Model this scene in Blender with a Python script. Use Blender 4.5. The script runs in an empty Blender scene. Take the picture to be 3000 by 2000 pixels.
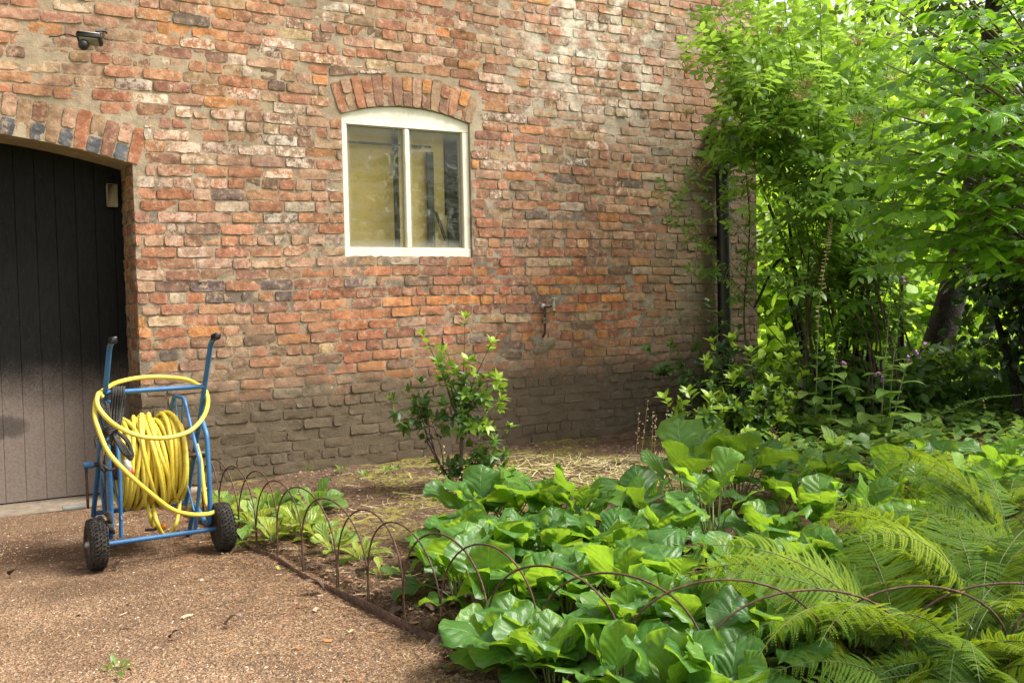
import bpy, math, random
import numpy as np
from math import sin, cos, pi, radians, atan, tan, sqrt
from mathutils import Matrix, Vector
random.seed(7); rng = np.random.default_rng(11)
scn = bpy.context.scene; COL = scn.collection
A = np.array

# ------------------------------------------------------------------ camera
FPX = 3000.0; HC = 1.27; PIT = radians(2.48); ROL = radians(1.2)
r0 = A([1, 0, 0.]); u0 = A([0, sin(PIT), cos(PIT)]); FW = A([0, cos(PIT), -sin(PIT)])
RT = cos(ROL)*r0 - sin(ROL)*u0; UP = cos(ROL)*u0 + sin(ROL)*r0
CAM = A([0, 0, HC])
cd = bpy.data.cameras.new('camera'); cam = bpy.data.objects.new('camera', cd); COL.objects.link(cam)
cd.sensor_width = 36; cd.lens = 36*FPX/3000; cd.clip_start = .05; cd.clip_end = 500
m = Matrix.Identity(4)
for i in range(3):
    m[i][0] = RT[i]; m[i][1] = UP[i]; m[i][2] = -FW[i]; m[i][3] = CAM[i]
cam.matrix_world = m
scn.camera = cam

# ------------------------------------------------------------------ light
SUN = A([.60, -.03, .82]); SUN = SUN/np.linalg.norm(SUN)
el = math.asin(SUN[2]); az = math.atan2(SUN[0], SUN[1])
w = bpy.data.worlds.new('World'); scn.world = w; w.use_nodes = True
nt = w.node_tree; nt.nodes.clear()
sky = nt.nodes.new('ShaderNodeTexSky'); sky.sky_type = 'NISHITA'; sky.sun_disc = False
sky.sun_elevation = el; sky.sun_rotation = az; sky.air_density = 1.0; sky.dust_density = 4.0; sky.ozone_density = .6
hs = nt.nodes.new('ShaderNodeHueSaturation'); hs.inputs['Saturation'].default_value = .35
wm = nt.nodes.new('ShaderNodeMix'); wm.data_type = 'RGBA'; wm.blend_type = 'MULTIPLY'; wm.inputs[0].default_value = 1
wm.inputs[7].default_value = (1, .965, .89, 1)
bg = nt.nodes.new('ShaderNodeBackground'); bg.inputs[1].default_value = .135
wo = nt.nodes.new('ShaderNodeOutputWorld')
nt.links.new(sky.outputs[0], hs.inputs['Color']); nt.links.new(hs.outputs[0], wm.inputs[6])
nt.links.new(wm.outputs[2], bg.inputs[0]); nt.links.new(bg.outputs[0], wo.inputs[0])
sd = bpy.data.lights.new('sun', 'SUN'); sd.energy = 2.9; sd.angle = radians(20); sd.color = (1, .95, .86)
so = bpy.data.objects.new('sun', sd); COL.objects.link(so)
so.rotation_euler = Vector(SUN).to_track_quat('Z', 'Y').to_euler(); so.location = (4, 0, 12)
scn.view_settings.view_transform = 'Standard'; scn.view_settings.look = 'None'
scn.view_settings.exposure = 1.25; scn.view_settings.gamma = 1; scn.view_settings.use_curve_mapping = False

# ------------------------------------------------------------------ geometry helpers
def ray(x, y): return FW + RT*(x-1500)/FPX + UP*(1000-y)/FPX
def G(x, y, z=0.): d = ray(x, y); return CAM + d*(z-HC)/d[2]
def PD(x, y, Y): d = ray(x, y); return CAM + d*Y/d[1]
PHI = atan(3000/4840.); UD = A([cos(PHI), sin(PHI), 0]); NN = A([sin(PHI), -cos(PHI), 0]); P0 = A([0, 8.15, 0])
def W(s, z, o=0.):                                   # wall coordinates: along, up, out
    s, z, o = np.broadcast_arrays(np.asarray(s, float), np.asarray(z, float), np.asarray(o, float))
    return P0 + s[..., None]*UD + z[..., None]*A([0, 0, 1.]) + o[..., None]*NN
def unit(v): v = np.asarray(v, float); return v/(np.linalg.norm(v)+1e-12)

class Buf:
    def __init__(s): s.V = []; s.F = []; s.T = []; s.L = []; s.C = []; s.n = 0
    def add(s, V, F, tint=.5, lv=None, col=None):
        V = np.asarray(V, float).reshape(-1, 3); k = len(V)
        s.V.append(V); s.F.append(np.asarray(F, int)+s.n)
        s.T.append(np.broadcast_to(np.asarray(tint, float), (k,)).copy())
        s.L.append(np.zeros((k, 3)) if lv is None else np.asarray(lv, float))
        s.C.append(np.ones((k, 3))*.5 if col is None else np.broadcast_to(np.asarray(col, float), (k, 3)))
        s.n += k; return s

def mk(name, b, mat, parent=None, loc=None, smooth=True):
    V = np.concatenate(b.V)
    off = A(parent['_o']) if parent is not None else (A(loc, float) if loc is not None else np.zeros(3))
    me = bpy.data.meshes.new(name)
    tot = []; idx = []
    for F in b.F:
        tot.append(np.full(len(F), F.shape[1])); idx.append(F.ravel())
    tot = np.concatenate(tot); idx = np.concatenate(idx)
    me.vertices.add(len(V)); me.vertices.foreach_set('co', (V-off).astype(np.float32).ravel())
    me.loops.add(len(idx)); me.loops.foreach_set('vertex_index', idx.astype(np.int32))
    me.polygons.add(len(tot)); me.polygons.foreach_set('loop_start', np.concatenate([[0], np.cumsum(tot)[:-1]]).astype(np.int32))
    me.polygons.foreach_set('loop_total', tot.astype(np.int32))
    a = me.attributes.new('tint', 'FLOAT', 'POINT'); a.data.foreach_set('value', np.concatenate(b.T).astype(np.float32))
    a = me.attributes.new('lv', 'FLOAT_VECTOR', 'POINT'); a.data.foreach_set('vector', np.concatenate(b.L).astype(np.float32).ravel())
    C = np.concatenate(b.C); C = np.concatenate([C, np.ones((len(C), 1))], 1)
    a = me.attributes.new('col', 'FLOAT_COLOR', 'POINT'); a.data.foreach_set('color', C.astype(np.float32).ravel())
    me.polygons.foreach_set('use_smooth', np.full(len(tot), smooth))
    me.update(calc_edges=True); me.validate(); me.materials.append(mat)
    o = bpy.data.objects.new(name, me); COL.objects.link(o)
    if parent is not None:
        o.parent = parent; o['_o'] = list(off)
    else:
        o.location = off; o['_o'] = list(off)
    return o

def tag(o, label=None, cat=None, group=None, kind=None):
    if label: o['label'] = label
    if cat: o['category'] = cat
    if group: o['group'] = group
    if kind: o['kind'] = kind
    return o
def thing(name, label, cat, loc, group=None):
    o = bpy.data.objects.new(name, None); COL.objects.link(o); o.location = tuple(float(v) for v in loc); o['_o'] = [float(v) for v in loc]
    o.empty_display_size = .1
    return tag(o, label, cat, group)

def tube(b, pts, rad, k=8, tint=.5, caps=True, col=None):
    P = np.asarray(pts, float); n = len(P); rad = np.broadcast_to(np.asarray(rad, float), (n,))
    T = np.gradient(P, axis=0); T /= np.linalg.norm(T, axis=1)[:, None]+1e-12
    ref = A([0, 0, 1.]) if abs(T[0][2]) < .9 else A([1., 0, 0])
    N = np.zeros_like(P); v = unit(np.cross(T[0], ref))
    for i in range(n):
        v = v-T[i]*(v@T[i]); v = unit(v); N[i] = v
    B = np.cross(T, N); a = np.linspace(0, 2*pi, k, endpoint=False)
    V = P[:, None]+rad[:, None, None]*(N[:, None]*np.cos(a)[None, :, None]+B[:, None]*np.sin(a)[None, :, None])
    i = np.arange(n-1)[:, None]*k; j = np.arange(k)[None]; j2 = (j+1) % k
    F = np.stack([i+j, i+j2, i+k+j2, i+k+j], -1).reshape(-1, 4)
    L = np.zeros((n, k, 3)); L[..., 0] = a/(2*pi); ln = np.concatenate([[0], np.cumsum(np.linalg.norm(np.diff(P, axis=0), axis=1))]); L[..., 1] = ln[:, None]
    b.add(V.reshape(-1, 3), F, tint, L.reshape(-1, 3), col)
    if caps:
        for q in (0, n-1):
            o = b.n; b.add(np.concatenate([V[q], P[q:q+1]]), np.stack([np.arange(k), (np.arange(k)+1) % k, np.full(k, k)], -1), tint, None, col)
    return b
def curve(pts, n=24):                                # Catmull-Rom through points
    P = np.asarray(pts, float); P = np.concatenate([[2*P[0]-P[1]], P, [2*P[-1]-P[-2]]]); out = []
    m_ = len(P)-3; per = max(2, n//m_)
    for i in range(m_):
        t = np.linspace(0, 1, per, endpoint=False)[:, None]; a, b_, c, d = P[i:i+4]
        out.append(.5*((2*b_)+(c-a)*t+(2*a-5*b_+4*c-d)*t**2+(-a+3*b_-3*c+d)*t**3))
    out.append(P[-2][None]); return np.concatenate(out)
def bendy(pts, r=.03, n=5):                          # polyline with rounded corners
    P = [A(p, float) for p in pts]; out = [P[0]]
    for i in range(1, len(P)-1):
        a = unit(P[i-1]-P[i]); c = unit(P[i+1]-P[i]); ra = min(r, np.linalg.norm(P[i-1]-P[i])*.45, np.linalg.norm(P[i+1]-P[i])*.45)
        p, q = P[i]+a*ra, P[i]+c*ra
        for t in np.linspace(0, 1, n): out.append((1-t)**2*p+2*t*(1-t)*P[i]+t*t*q)
    out.append(P[-1]); return A(out)
def box(b, c, ex, ey, ez, bev=.003, tint=.5, col=None):       # box from centre and half-axis vectors, bevelled rim
    c, ex, ey, ez = [A(v, float) for v in (c, ex, ey, ez)]
    lx, ly, lz = [np.linalg.norm(v) for v in (ex, ey, ez)]
    be = min(bev, lx*.4, ly*.4, lz*.4); fx, fy, fz = 1-be/lx, 1-be/ly, 1-be/lz
    V = []; 
    for sx in (-1, 1):
        for sy in (-1, 1):
            for sz in (-1, 1):
                V += [c+sx*ex+sy*fy*ey+sz*fz*ez, c+sx*fx*ex+sy*ey+sz*fz*ez, c+sx*fx*ex+sy*fy*ey+sz*ez]
    def I(sx, sy, sz, k): return ((sx > 0)*4+(sy > 0)*2+(sz > 0))*3+k
    F = []
    for s in (-1, 1):
        F.append([I(s, -1, -1, 0), I(s, 1, -1, 0), I(s, 1, 1, 0), I(s, -1, 1, 0)])
        F.append([I(-1, s, -1, 1), I(1, s, -1, 1), I(1, s, 1, 1), I(-1, s, 1, 1)])
        F.append([I(-1, -1, s, 2), I(1, -1, s, 2), I(1, 1, s, 2), I(-1, 1, s, 2)])
    for s in (-1, 1):
        for t in (-1, 1):
            F.append([I(-1, s, t, 1), I(1, s, t, 1), I(1, s, t, 2), I(-1, s, t, 2)])
            F.append([I(s, -1, t, 0), I(s, 1, t, 0), I(s, 1, t, 2), I(s, -1, t, 2)])
            F.append([I(s, t, -1, 0), I(s, t, 1, 0), I(s, t, 1, 1), I(s, t, -1, 1)])
    b.add(A(V), A(F), tint, None, col)
    T = [[I(x, y, z, 0), I(x, y, z, 1), I(x, y, z, 2)] for x in (-1, 1) for y in (-1, 1) for z in (-1, 1)]
    b.F.append(A(T)+b.n-24); return b
def wbox(b, s0, s1, z0, z1, o0, o1, bev=.003, **k):  # box in wall coordinates
    return box(b, W((s0+s1)/2, (z0+z1)/2, (o0+o1)/2), UD*(s1-s0)/2, A([0, 0, 1.])*(z1-z0)/2, NN*(o1-o0)/2, bev, **k)
def lathe(b, c, ax, prof, k=20, tint=.5, col=None):   # prof: (along, radius)
    ax = unit(ax); ref = A([0, 0, 1.]) if abs(ax[2]) < .9 else A([1., 0, 0]); n1 = unit(np.cross(ax, ref)); n2 = np.cross(ax, n1)
    pr = A(prof, float); a = np.linspace(0, 2*pi, k, endpoint=False); n = len(pr)
    V = A(c)+pr[:, 0][:, None, None]*ax+pr[:, 1][:, None, None]*(n1*np.cos(a)[:, None]+n2*np.sin(a)[:, None])[None]
    i = np.arange(n-1)[:, None]*k; j = np.arange(k)[None]; j2 = (j+1) % k
    b.add(V.reshape(-1, 3), np.stack([i+j, i+j2, i+k+j2, i+k+j], -1).reshape(-1, 4), tint, None, col); return b

# ------------------------------------------------------------------ material helpers
class N:
    def __init__(s, name):
        s.m = bpy.data.materials.new(name); s.m.use_nodes = True; s.t = s.m.node_tree; s.t.nodes.clear()
        s.out = s.t.nodes.new('ShaderNodeOutputMaterial')
    def n(s, ty, **kw):
        x = s.t.nodes.new(ty)
        for k, v in kw.items(): setattr(x, k, v)
        return x
    def l(s, a, b): s.t.links.new(a, b)
    def val(s, sock, v):
        if hasattr(v, 'is_output') or isinstance(v, bpy.types.NodeSocket): s.l(v, sock)
        elif isinstance(v, (tuple, list)) and len(v) == 3 and sock.type == 'RGBA': sock.default_value = (*v, 1)
        else: sock.default_value = v
    def coord(s, obj=True):
        return s.n('ShaderNodeTexCoord').outputs['Object']
    def attr(s, nm, out='Fac'): x = s.n('ShaderNodeAttribute', attribute_name=nm); return x.outputs[out]
    def noise(s, sc, det=4, rough=.6, vec=None, dist=0., out='Fac'):
        x = s.n('ShaderNodeTexNoise'); x.inputs['Scale'].default_value = sc; x.inputs['Detail'].default_value = det
        x.inputs['Roughness'].default_value = rough; x.inputs['Distortion'].default_value = dist
        s.l(vec if vec is not None else s.coord(), x.inputs['Vector']); return x.outputs[out]
    def map(s, v, a, b, c=0., d=1., sm=True):
        x = s.n('ShaderNodeMapRange'); x.interpolation_type = 'SMOOTHSTEP' if sm else 'LINEAR'
        s.l(v, x.inputs['Value'])
        for k, q in zip(('From Min', 'From Max', 'To Min', 'To Max'), (a, b, c, d)): s.val(x.inputs[k], q)
        return x.outputs[0]
    def mix(s, f, a, b, mode='MIX'):
        x = s.n('ShaderNodeMix', data_type='RGBA', blend_type=mode); s.val(x.inputs[0], f); s.val(x.inputs[6], a); s.val(x.inputs[7], b); return x.outputs[2]
    def math(s, op, a, b=0.):
        x = s.n('ShaderNodeMath', operation=op); s.val(x.inputs[0], a); s.val(x.inputs[1], b); return x.outputs[0]
    def ramp(s, f, stops):
        x = s.n('ShaderNodeValToRGB'); s.l(f, x.inputs[0]); e = x.color_ramp.elements
        while len(e) < len(stops): e.new(.5)
        for q, (p, c) in zip(e, stops): q.position = p; q.color = (*c, 1)
        return x.outputs[0]
    def bump(s, h, st=.5, d=.01, nrm=None):
        x = s.n('ShaderNodeBump'); x.inputs['Strength'].default_value = st; x.inputs['Distance'].default_value = d; s.l(h, x.inputs['Height'])
        if nrm is not None: s.l(nrm, x.inputs['Normal'])
        return x.outputs[0]
    def pbr(s, col, rough=.6, metal=0., nrm=None, spec=.5, coat=0.):
        x = s.n('ShaderNodeBsdfPrincipled'); s.val(x.inputs['Base Color'], col); s.val(x.inputs['Roughness'], rough); s.val(x.inputs['Metallic'], metal)
        s.val(x.inputs['Specular IOR Level'], spec); s.val(x.inputs['Coat Weight'], coat)
        if nrm is not None: s.l(nrm, x.inputs['Normal'])
        return x.outputs[0]
    def fin(s, sh): s.l(sh, s.out.inputs[0]); return s.m

def m_simple(name, col, rough=.5, metal=0., var=.15, sc=30, bump=.15, bd=.002, dirt=None, spec=.5):
    q = N(name); n1 = q.noise(sc); c2 = tuple(c*(1-var*2) for c in col)
    c = q.mix(q.map(n1, .3, .7), col, c2)
    if dirt: c = q.mix(q.map(q.noise(sc*.6, 6, .7), .52, .66), c, dirt)
    return q.fin(q.pbr(c, q.map(n1, .2, .8, rough*.8, min(1, rough*1.2)), metal, q.bump(q.noise(sc*4), bump, bd), spec))

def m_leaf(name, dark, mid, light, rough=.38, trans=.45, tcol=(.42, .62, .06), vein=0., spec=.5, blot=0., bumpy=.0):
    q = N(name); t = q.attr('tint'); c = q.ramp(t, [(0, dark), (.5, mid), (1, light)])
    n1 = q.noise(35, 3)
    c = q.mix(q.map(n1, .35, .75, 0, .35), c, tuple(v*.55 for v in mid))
    nrm = None
    if vein:
        x = q.n('ShaderNodeSeparateXYZ'); q.l(q.attr('lv', 'Vector'), x.inputs[0])
        ax = q.math('ABSOLUTE', x.outputs[0])
        mid_ = q.map(ax, .0, .045, 1, 0)
        ph = q.math('SUBTRACT', q.math('MULTIPLY', x.outputs[1], 4.6), q.math('MULTIPLY', ax, 2.1))
        ph = q.math('ADD', ph, q.math('MULTIPLY', q.noise(11, 3), 1.0))
        fr = q.math('ABSOLUTE', q.math('SUBTRACT', q.math('FRACT', ph), .5))
        sv = q.math('MULTIPLY', q.map(fr, .0, .06, 1, 0), q.map(ax, .3, .95, 1, .15))
        v = q.math('MAXIMUM', mid_, q.math('MULTIPLY', sv, .55))
        c = q.mix(q.math('MULTIPLY', v, vein), c, tuple(min(1, k*1.9+.05) for k in mid))
        h = q.math('SUBTRACT', q.map(fr, 0, .5, 0, 1), q.math('MULTIPLY', v, .6))
        nrm = q.bump(q.math('ADD', h, q.math('MULTIPLY', q.noise(24, 3), 1.6)), .38, .006)
    elif bumpy: nrm = q.bump(n1, .4, .004)
    if blot:
        c = q.mix(q.map(q.noise(14, 4, .7), .6, .72, 0, blot), c, (.30, .17, .05))
    g = q.pbr(c, rough, 0, nrm, spec)
    tr = q.n('ShaderNodeBsdfTranslucent'); q.l(q.mix(.45, c, tcol), tr.inputs[0])
    if nrm is not None: q.l(nrm, tr.inputs[1])
    mx = q.n('ShaderNodeMixShader'); mx.inputs[0].default_value = trans; q.l(g, mx.inputs[1]); q.l(tr.outputs[0], mx.inputs[2])
    return q.fin(mx.outputs[0])

# --- brickwork
def m_brick(name, mortar=False):
    q = N(name); sx = q.n('ShaderNodeSeparateXYZ'); q.l(q.attr('lv', 'Vector'), sx.inputs[0]); S, Z = sx.outputs[0], sx.outputs[1]
    fine = q.noise(60, 8, .75); med = q.noise(16, 6, .7); big = q.noise(1.3, 4, .6); pit = q.noise(130, 3, .8)
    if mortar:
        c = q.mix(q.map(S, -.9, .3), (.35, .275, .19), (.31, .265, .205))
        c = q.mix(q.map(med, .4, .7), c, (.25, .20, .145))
        c = q.mix(q.map(q.noise(3, 3), .5, .62, 0, .6), c, (.44, .36, .27)); jd = q.math('MULTIPLY', q.map(Z, 2.3, 1.9), q.map(q.noise(9, 5, .7), .42, .58)); c = q.mix(q.math('MULTIPLY', jd, .7), c, (.10, .08, .065))  # shadow in the recessed joints is painted as darker mortar lower down
    else:
        c = q.attr('col', 'Color')
        c = q.mix(q.map(med, .38, .62, 0, .75), c, q.mix(1., c, (.50, .45, .42), 'MULTIPLY'))
        c = q.mix(q.map(q.noise(24, 5, .7), .5, .68, 0, .7), c, (.50, .33, .21))
        c = q.mix(q.map(fine, .56, .68, 0, .65), c, (.09, .06, .045))
    so_ = q.map(q.noise(1.1, 6, .7), .42, .66, 0, .42); c = q.mix(so_, c, (.17, .125, .085))
    # lime bloom: stronger left of the window and high on the wall
    wz = q.map(Z, 1.1, 2.0)
    eff = q.math('MULTIPLY', wz, q.map(q.noise(.9, 3), .38, .62, .25, 1.))
    tn = q.noise(22, 7, .78)
    th = q.map(q.attr('tint'), 0, 1, .82, .45, False)
    tm = q.math('MULTIPLY', q.map(q.math('SUBTRACT', tn, th), -.02, .09), 1.)
    c = q.mix(q.math('MULTIPLY', tm, q.math('ADD', q.math('MULTIPLY', eff, .5), .08)), c, (.78, .70, .60))
    # pale run high on the wall between window and gutter
    pat = q.math('MULTIPLY', q.map(q.math('ABSOLUTE', q.math('SUBTRACT', S, .9)), .2, 1.3, 1, 0), q.map(Z, 2.3, 3.2))
    c = q.mix(q.math('MULTIPLY', pat, q.map(q.noise(4.5, 8, .75), .44, .62, 0, .75)), c, (.66, .62, .53))
    # damp greenish soot toward the far corner, colour deepened to stand for shade there
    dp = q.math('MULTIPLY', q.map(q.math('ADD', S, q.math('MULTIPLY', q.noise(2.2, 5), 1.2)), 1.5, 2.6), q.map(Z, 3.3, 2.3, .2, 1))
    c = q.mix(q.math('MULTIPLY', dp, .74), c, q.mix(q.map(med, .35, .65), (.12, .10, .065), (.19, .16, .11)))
    # soil splash at the foot
    zz = q.math('ADD', q.math('ADD', Z, q.math('MULTIPLY', q.math('SUBTRACT', q.noise(2.6, 6, .7), .5), .50)), q.math('MULTIPLY', q.math('SUBTRACT', q.noise(16, 5, .7), .5), .34))
    sp = q.map(zz, .54, .76, .95, 0)
    sc_ = q.mix(q.map(q.noise(7, 5), .4, .65), (.042, .032, .026), (.078, .061, .050))
    sc_ = q.mix(q.map(q.noise(45, 4, .7), .62, .72, 0, .5), sc_, (.24, .20, .165))
    c = q.mix(sp, c, sc_)
    wk = q.map(zz, .5, 1.15, .55, 0); c = q.mix(wk, c, (.16, .125, .08))
    mo = q.math('MULTIPLY', q.map(Z, .16, .05), q.map(q.noise(6, 5), .5, .6)); c = q.mix(q.math('MULTIPLY', mo, .7), c, (.12, .13, .03))
    h = q.math('ADD', q.math('ADD', q.math('MULTIPLY', med, 1.), q.math('MULTIPLY', fine, .6)), q.math('MULTIPLY', pit, .25))
    nr = q.bump(h, .8, .009 if not mortar else .008)
    return q.fin(q.pbr(c, .92, 0, nr, .2))
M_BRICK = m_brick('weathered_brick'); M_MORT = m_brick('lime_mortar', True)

PAL = [((.40, .165, .095), 20), ((.45, .215, .125), 20), ((.46, .28, .195), 16), ((.30, .155, .11), 13), ((.38, .25, .16), 11),
       ((.50, .37, .22), 4), ((.56, .25, .09), 5), ((.20, .13, .10), 5), ((.11, .095, .095), 1.6), ((.52, .43, .34), 2.5)]
PW = A([p[1] for p in PAL], float); PW /= PW.sum(); PC = A([p[0] for p in PAL])
def brickcol(): return (PC[rng.choice(len(PAL), p=PW)]*.80+A([.37, .205, .13])*.20)*rng.uniform(.85, 1.15, 1)*rng.uniform(.94, 1.06, 3)

def brick(b, q4, o=.007, col=None, tint=None, frame=None, nu=8, nv=3):
    """q4: four (s,z) corners ccw from lower left; frame maps (s,z,o)->world"""
    fr = frame or W
    q4 = A(q4, float); L = np.linalg.norm(q4[1]-q4[0]); H = np.linalg.norm(q4[3]-q4[0])
    if L < .03 or H < .018: return
    nu += 2; nv += 2; eu, ev = min(.2, .006/L), min(.2, .005/H); u = np.concatenate([[0, eu], np.linspace(0, 1, nu-2)[1:-1], [1-eu, 1]]); v = np.concatenate([[0, ev], np.linspace(0, 1, nv-2)[1:-1], [1-ev, 1]]); U, Vv = np.meshgrid(u, v)
    # rounded corners
    a = 2*U-1; c_ = 2*Vv-1
    kx = .005/L*2; ky = .005/H*2
    a2 = a*(1-kx*c_**4); c2 = c_*(1-ky*np.abs(a)**9)
    U = (a2+1)/2; Vv = (c2+1)/2
    p = (q4[0]*((1-U)*(1-Vv))[..., None]+q4[1]*(U*(1-Vv))[..., None]+q4[2]*(U*Vv)[..., None]+q4[3]*((1-U)*Vv)[..., None])
    edge = (np.abs(a) > .99) | (np.abs(c_) > .99)
    p = p+rng.normal(0, .0017, p.shape)*edge[..., None]
    tilt = rng.normal(0, .0025, 2)
    O = o+tilt[0]*a+tilt[1]*c_*.6+rng.normal(0, .0011, a.shape)-edge*.0004
    if rng.random() < .16:                               # a spalled corner or face
        cx, cy = rng.uniform(-1, 1, 2); O -= .011*np.exp(-(((a-cx)*L/.12)**2+((c_-cy)*H/.04)**2))
    O2 = np.full_like(O, -.012)
    P1 = fr(p[..., 0], p[..., 1], O).reshape(-1, 3)
    rim = [(0, i) for i in range(nu)]+[(j, nu-1) for j in range(1, nv)]+[(nv-1, i) for i in range(nu-2, -1, -1)]+[(j, 0) for j in range(nv-2, 0, -1)]
    ri = A([j*nu+i for j, i in rim]); ps = p.reshape(-1, 2)[ri]; P2 = fr(ps[:, 0], ps[:, 1], -.012)
    i = np.arange(nu-1)[None]; j = np.arange(nv-1)[:, None]*nu
    F = np.stack([j+i, j+i+1, j+nu+i+1, j+nu+i], -1).reshape(-1, 4)
    n = nu*nv; k = len(ri); r = np.arange(k); F2 = np.stack([n+k+(r+1) % k, n+k+r, n+r, n+(r+1) % k], -1)
    V = np.concatenate([P1, P2, P1[ri]]); lv = np.zeros((len(V), 3)); sz = np.concatenate([p.reshape(-1, 2), ps, ps]); lv[:, :2] = sz
    b.add(V, np.concatenate([F, F2]), rng.beta(1.2, 1.6) if tint is None else tint, lv, brickcol() if col is None else col)

# openings in wall coordinates
WS0, WS1, WZ0, WZ1, WPK = -1.40, -.343, 1.58, 2.612, 2.70
WR = (.53**2+.09**2)/(2*.09); WC = (-.872, 2.70-WR)
DS1, DR, DC = -2.85, 5.0, (-4.15, -2.65); DS0 = -5.45
def wtop(s): return WC[1]+np.sqrt(np.maximum(0, WR**2-(s-WC[0])**2))
def dtop(s): return DC[1]+np.sqrt(np.maximum(0, DR**2-(s-DC[0])**2))
SW0, SW1, ZT = -6.6, 2.705, 5.2
bld = thing('brick_building', 'weathered old red brick building with a black door and a cream arched window', 'building', W(0, 0))
# mortar sheet with the openings left out, plus reveals
b = Buf()
ss = sorted(set(np.round(np.concatenate([np.arange(SW0, SW1, .1), [SW1, DS0, DS1, WS0, WS1]]), 4)))
for s0, s1 in zip(ss[:-1], ss[1:]):
    mid = (s0+s1)/2
    if DS0 < mid < DS1: segs = [(dtop(s0), dtop(s1), ZT)]
    elif WS0 < mid < WS1: segs = [(-.4, -.4, WZ0), (wtop(s0), wtop(s1), ZT)]
    else: segs = [(-.4, -.4, ZT)]
    for za, zb, zt in segs:
        q_ = A([(s0, za), (s1, zb), (s1, zt), (s0, zt)]); lv = np.zeros((4, 3)); lv[:, :2] = q_
        b.add(W(q_[:, 0], q_[:, 1], 0), [[0, 1, 2, 3]], .3, lv)
def strip(b, pts, o0, o1):                               # reveal along an opening edge
    P = A(pts); n = len(P)
    V = np.concatenate([W(P[:, 0], P[:, 1], o0), W(P[:, 0], P[:, 1], o1)]); lv = np.zeros((2*n, 3)); lv[:n, :2] = P; lv[n:, :2] = P
    b.add(V, [[i, i+1, n+i+1, n+i] for i in range(n-1)], .2, lv)
da = [(s, dtop(s)) for s in np.linspace(DS1, DS0, 30)]
strip(b, [(DS1, -.3)]+da+[(DS0, -.3)], 0, -.5)
wa = [(s, wtop(s)) for s in np.linspace(WS1, WS0, 20)]
strip(b, [(WS0, WZ0), (WS1, WZ0)]+wa+[(WS0, WZ0)], 0, -.2)
# end wall, back and roof slab of the building shell
def ENDF(s, z, o):
    s, z, o = np.broadcast_arrays(np.asarray(s, float), np.asarray(z, float), np.asarray(o, float))
    return W(SW1, 0)+s[..., None]*(-NN)+z[..., None]*A([0, 0, 1.])+o[..., None]*UD
lv = A([(2.6, -.4, 0), (2.6, -.4, 0), (2.6, 4, 0), (2.6, 4, 0)])
b.add(ENDF(A([0, 5, 5, 0]), A([-.4, -.4, ZT, ZT]), 0), [[0, 1, 2, 3]], .3, lv)
b.add(A([W(SW0, ZT), W(SW1, ZT), W(SW1, ZT, -5), W(SW0, ZT, -5)]), [[0, 1, 2, 3]], .3)
b.add(A([W(SW0, -.4, -5), W(SW1, -.4, -5), W(SW1, ZT, -5), W(SW0, ZT, -5)]), [[0, 1, 2, 3]], .3)
b.add(A([W(SW0, -.4), W(SW0, ZT), W(SW0, ZT, -5), W(SW0, -.4, -5)]), [[0, 1, 2, 3]], .3)
mk('mortar', b, M_MORT, bld, smooth=False)
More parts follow.
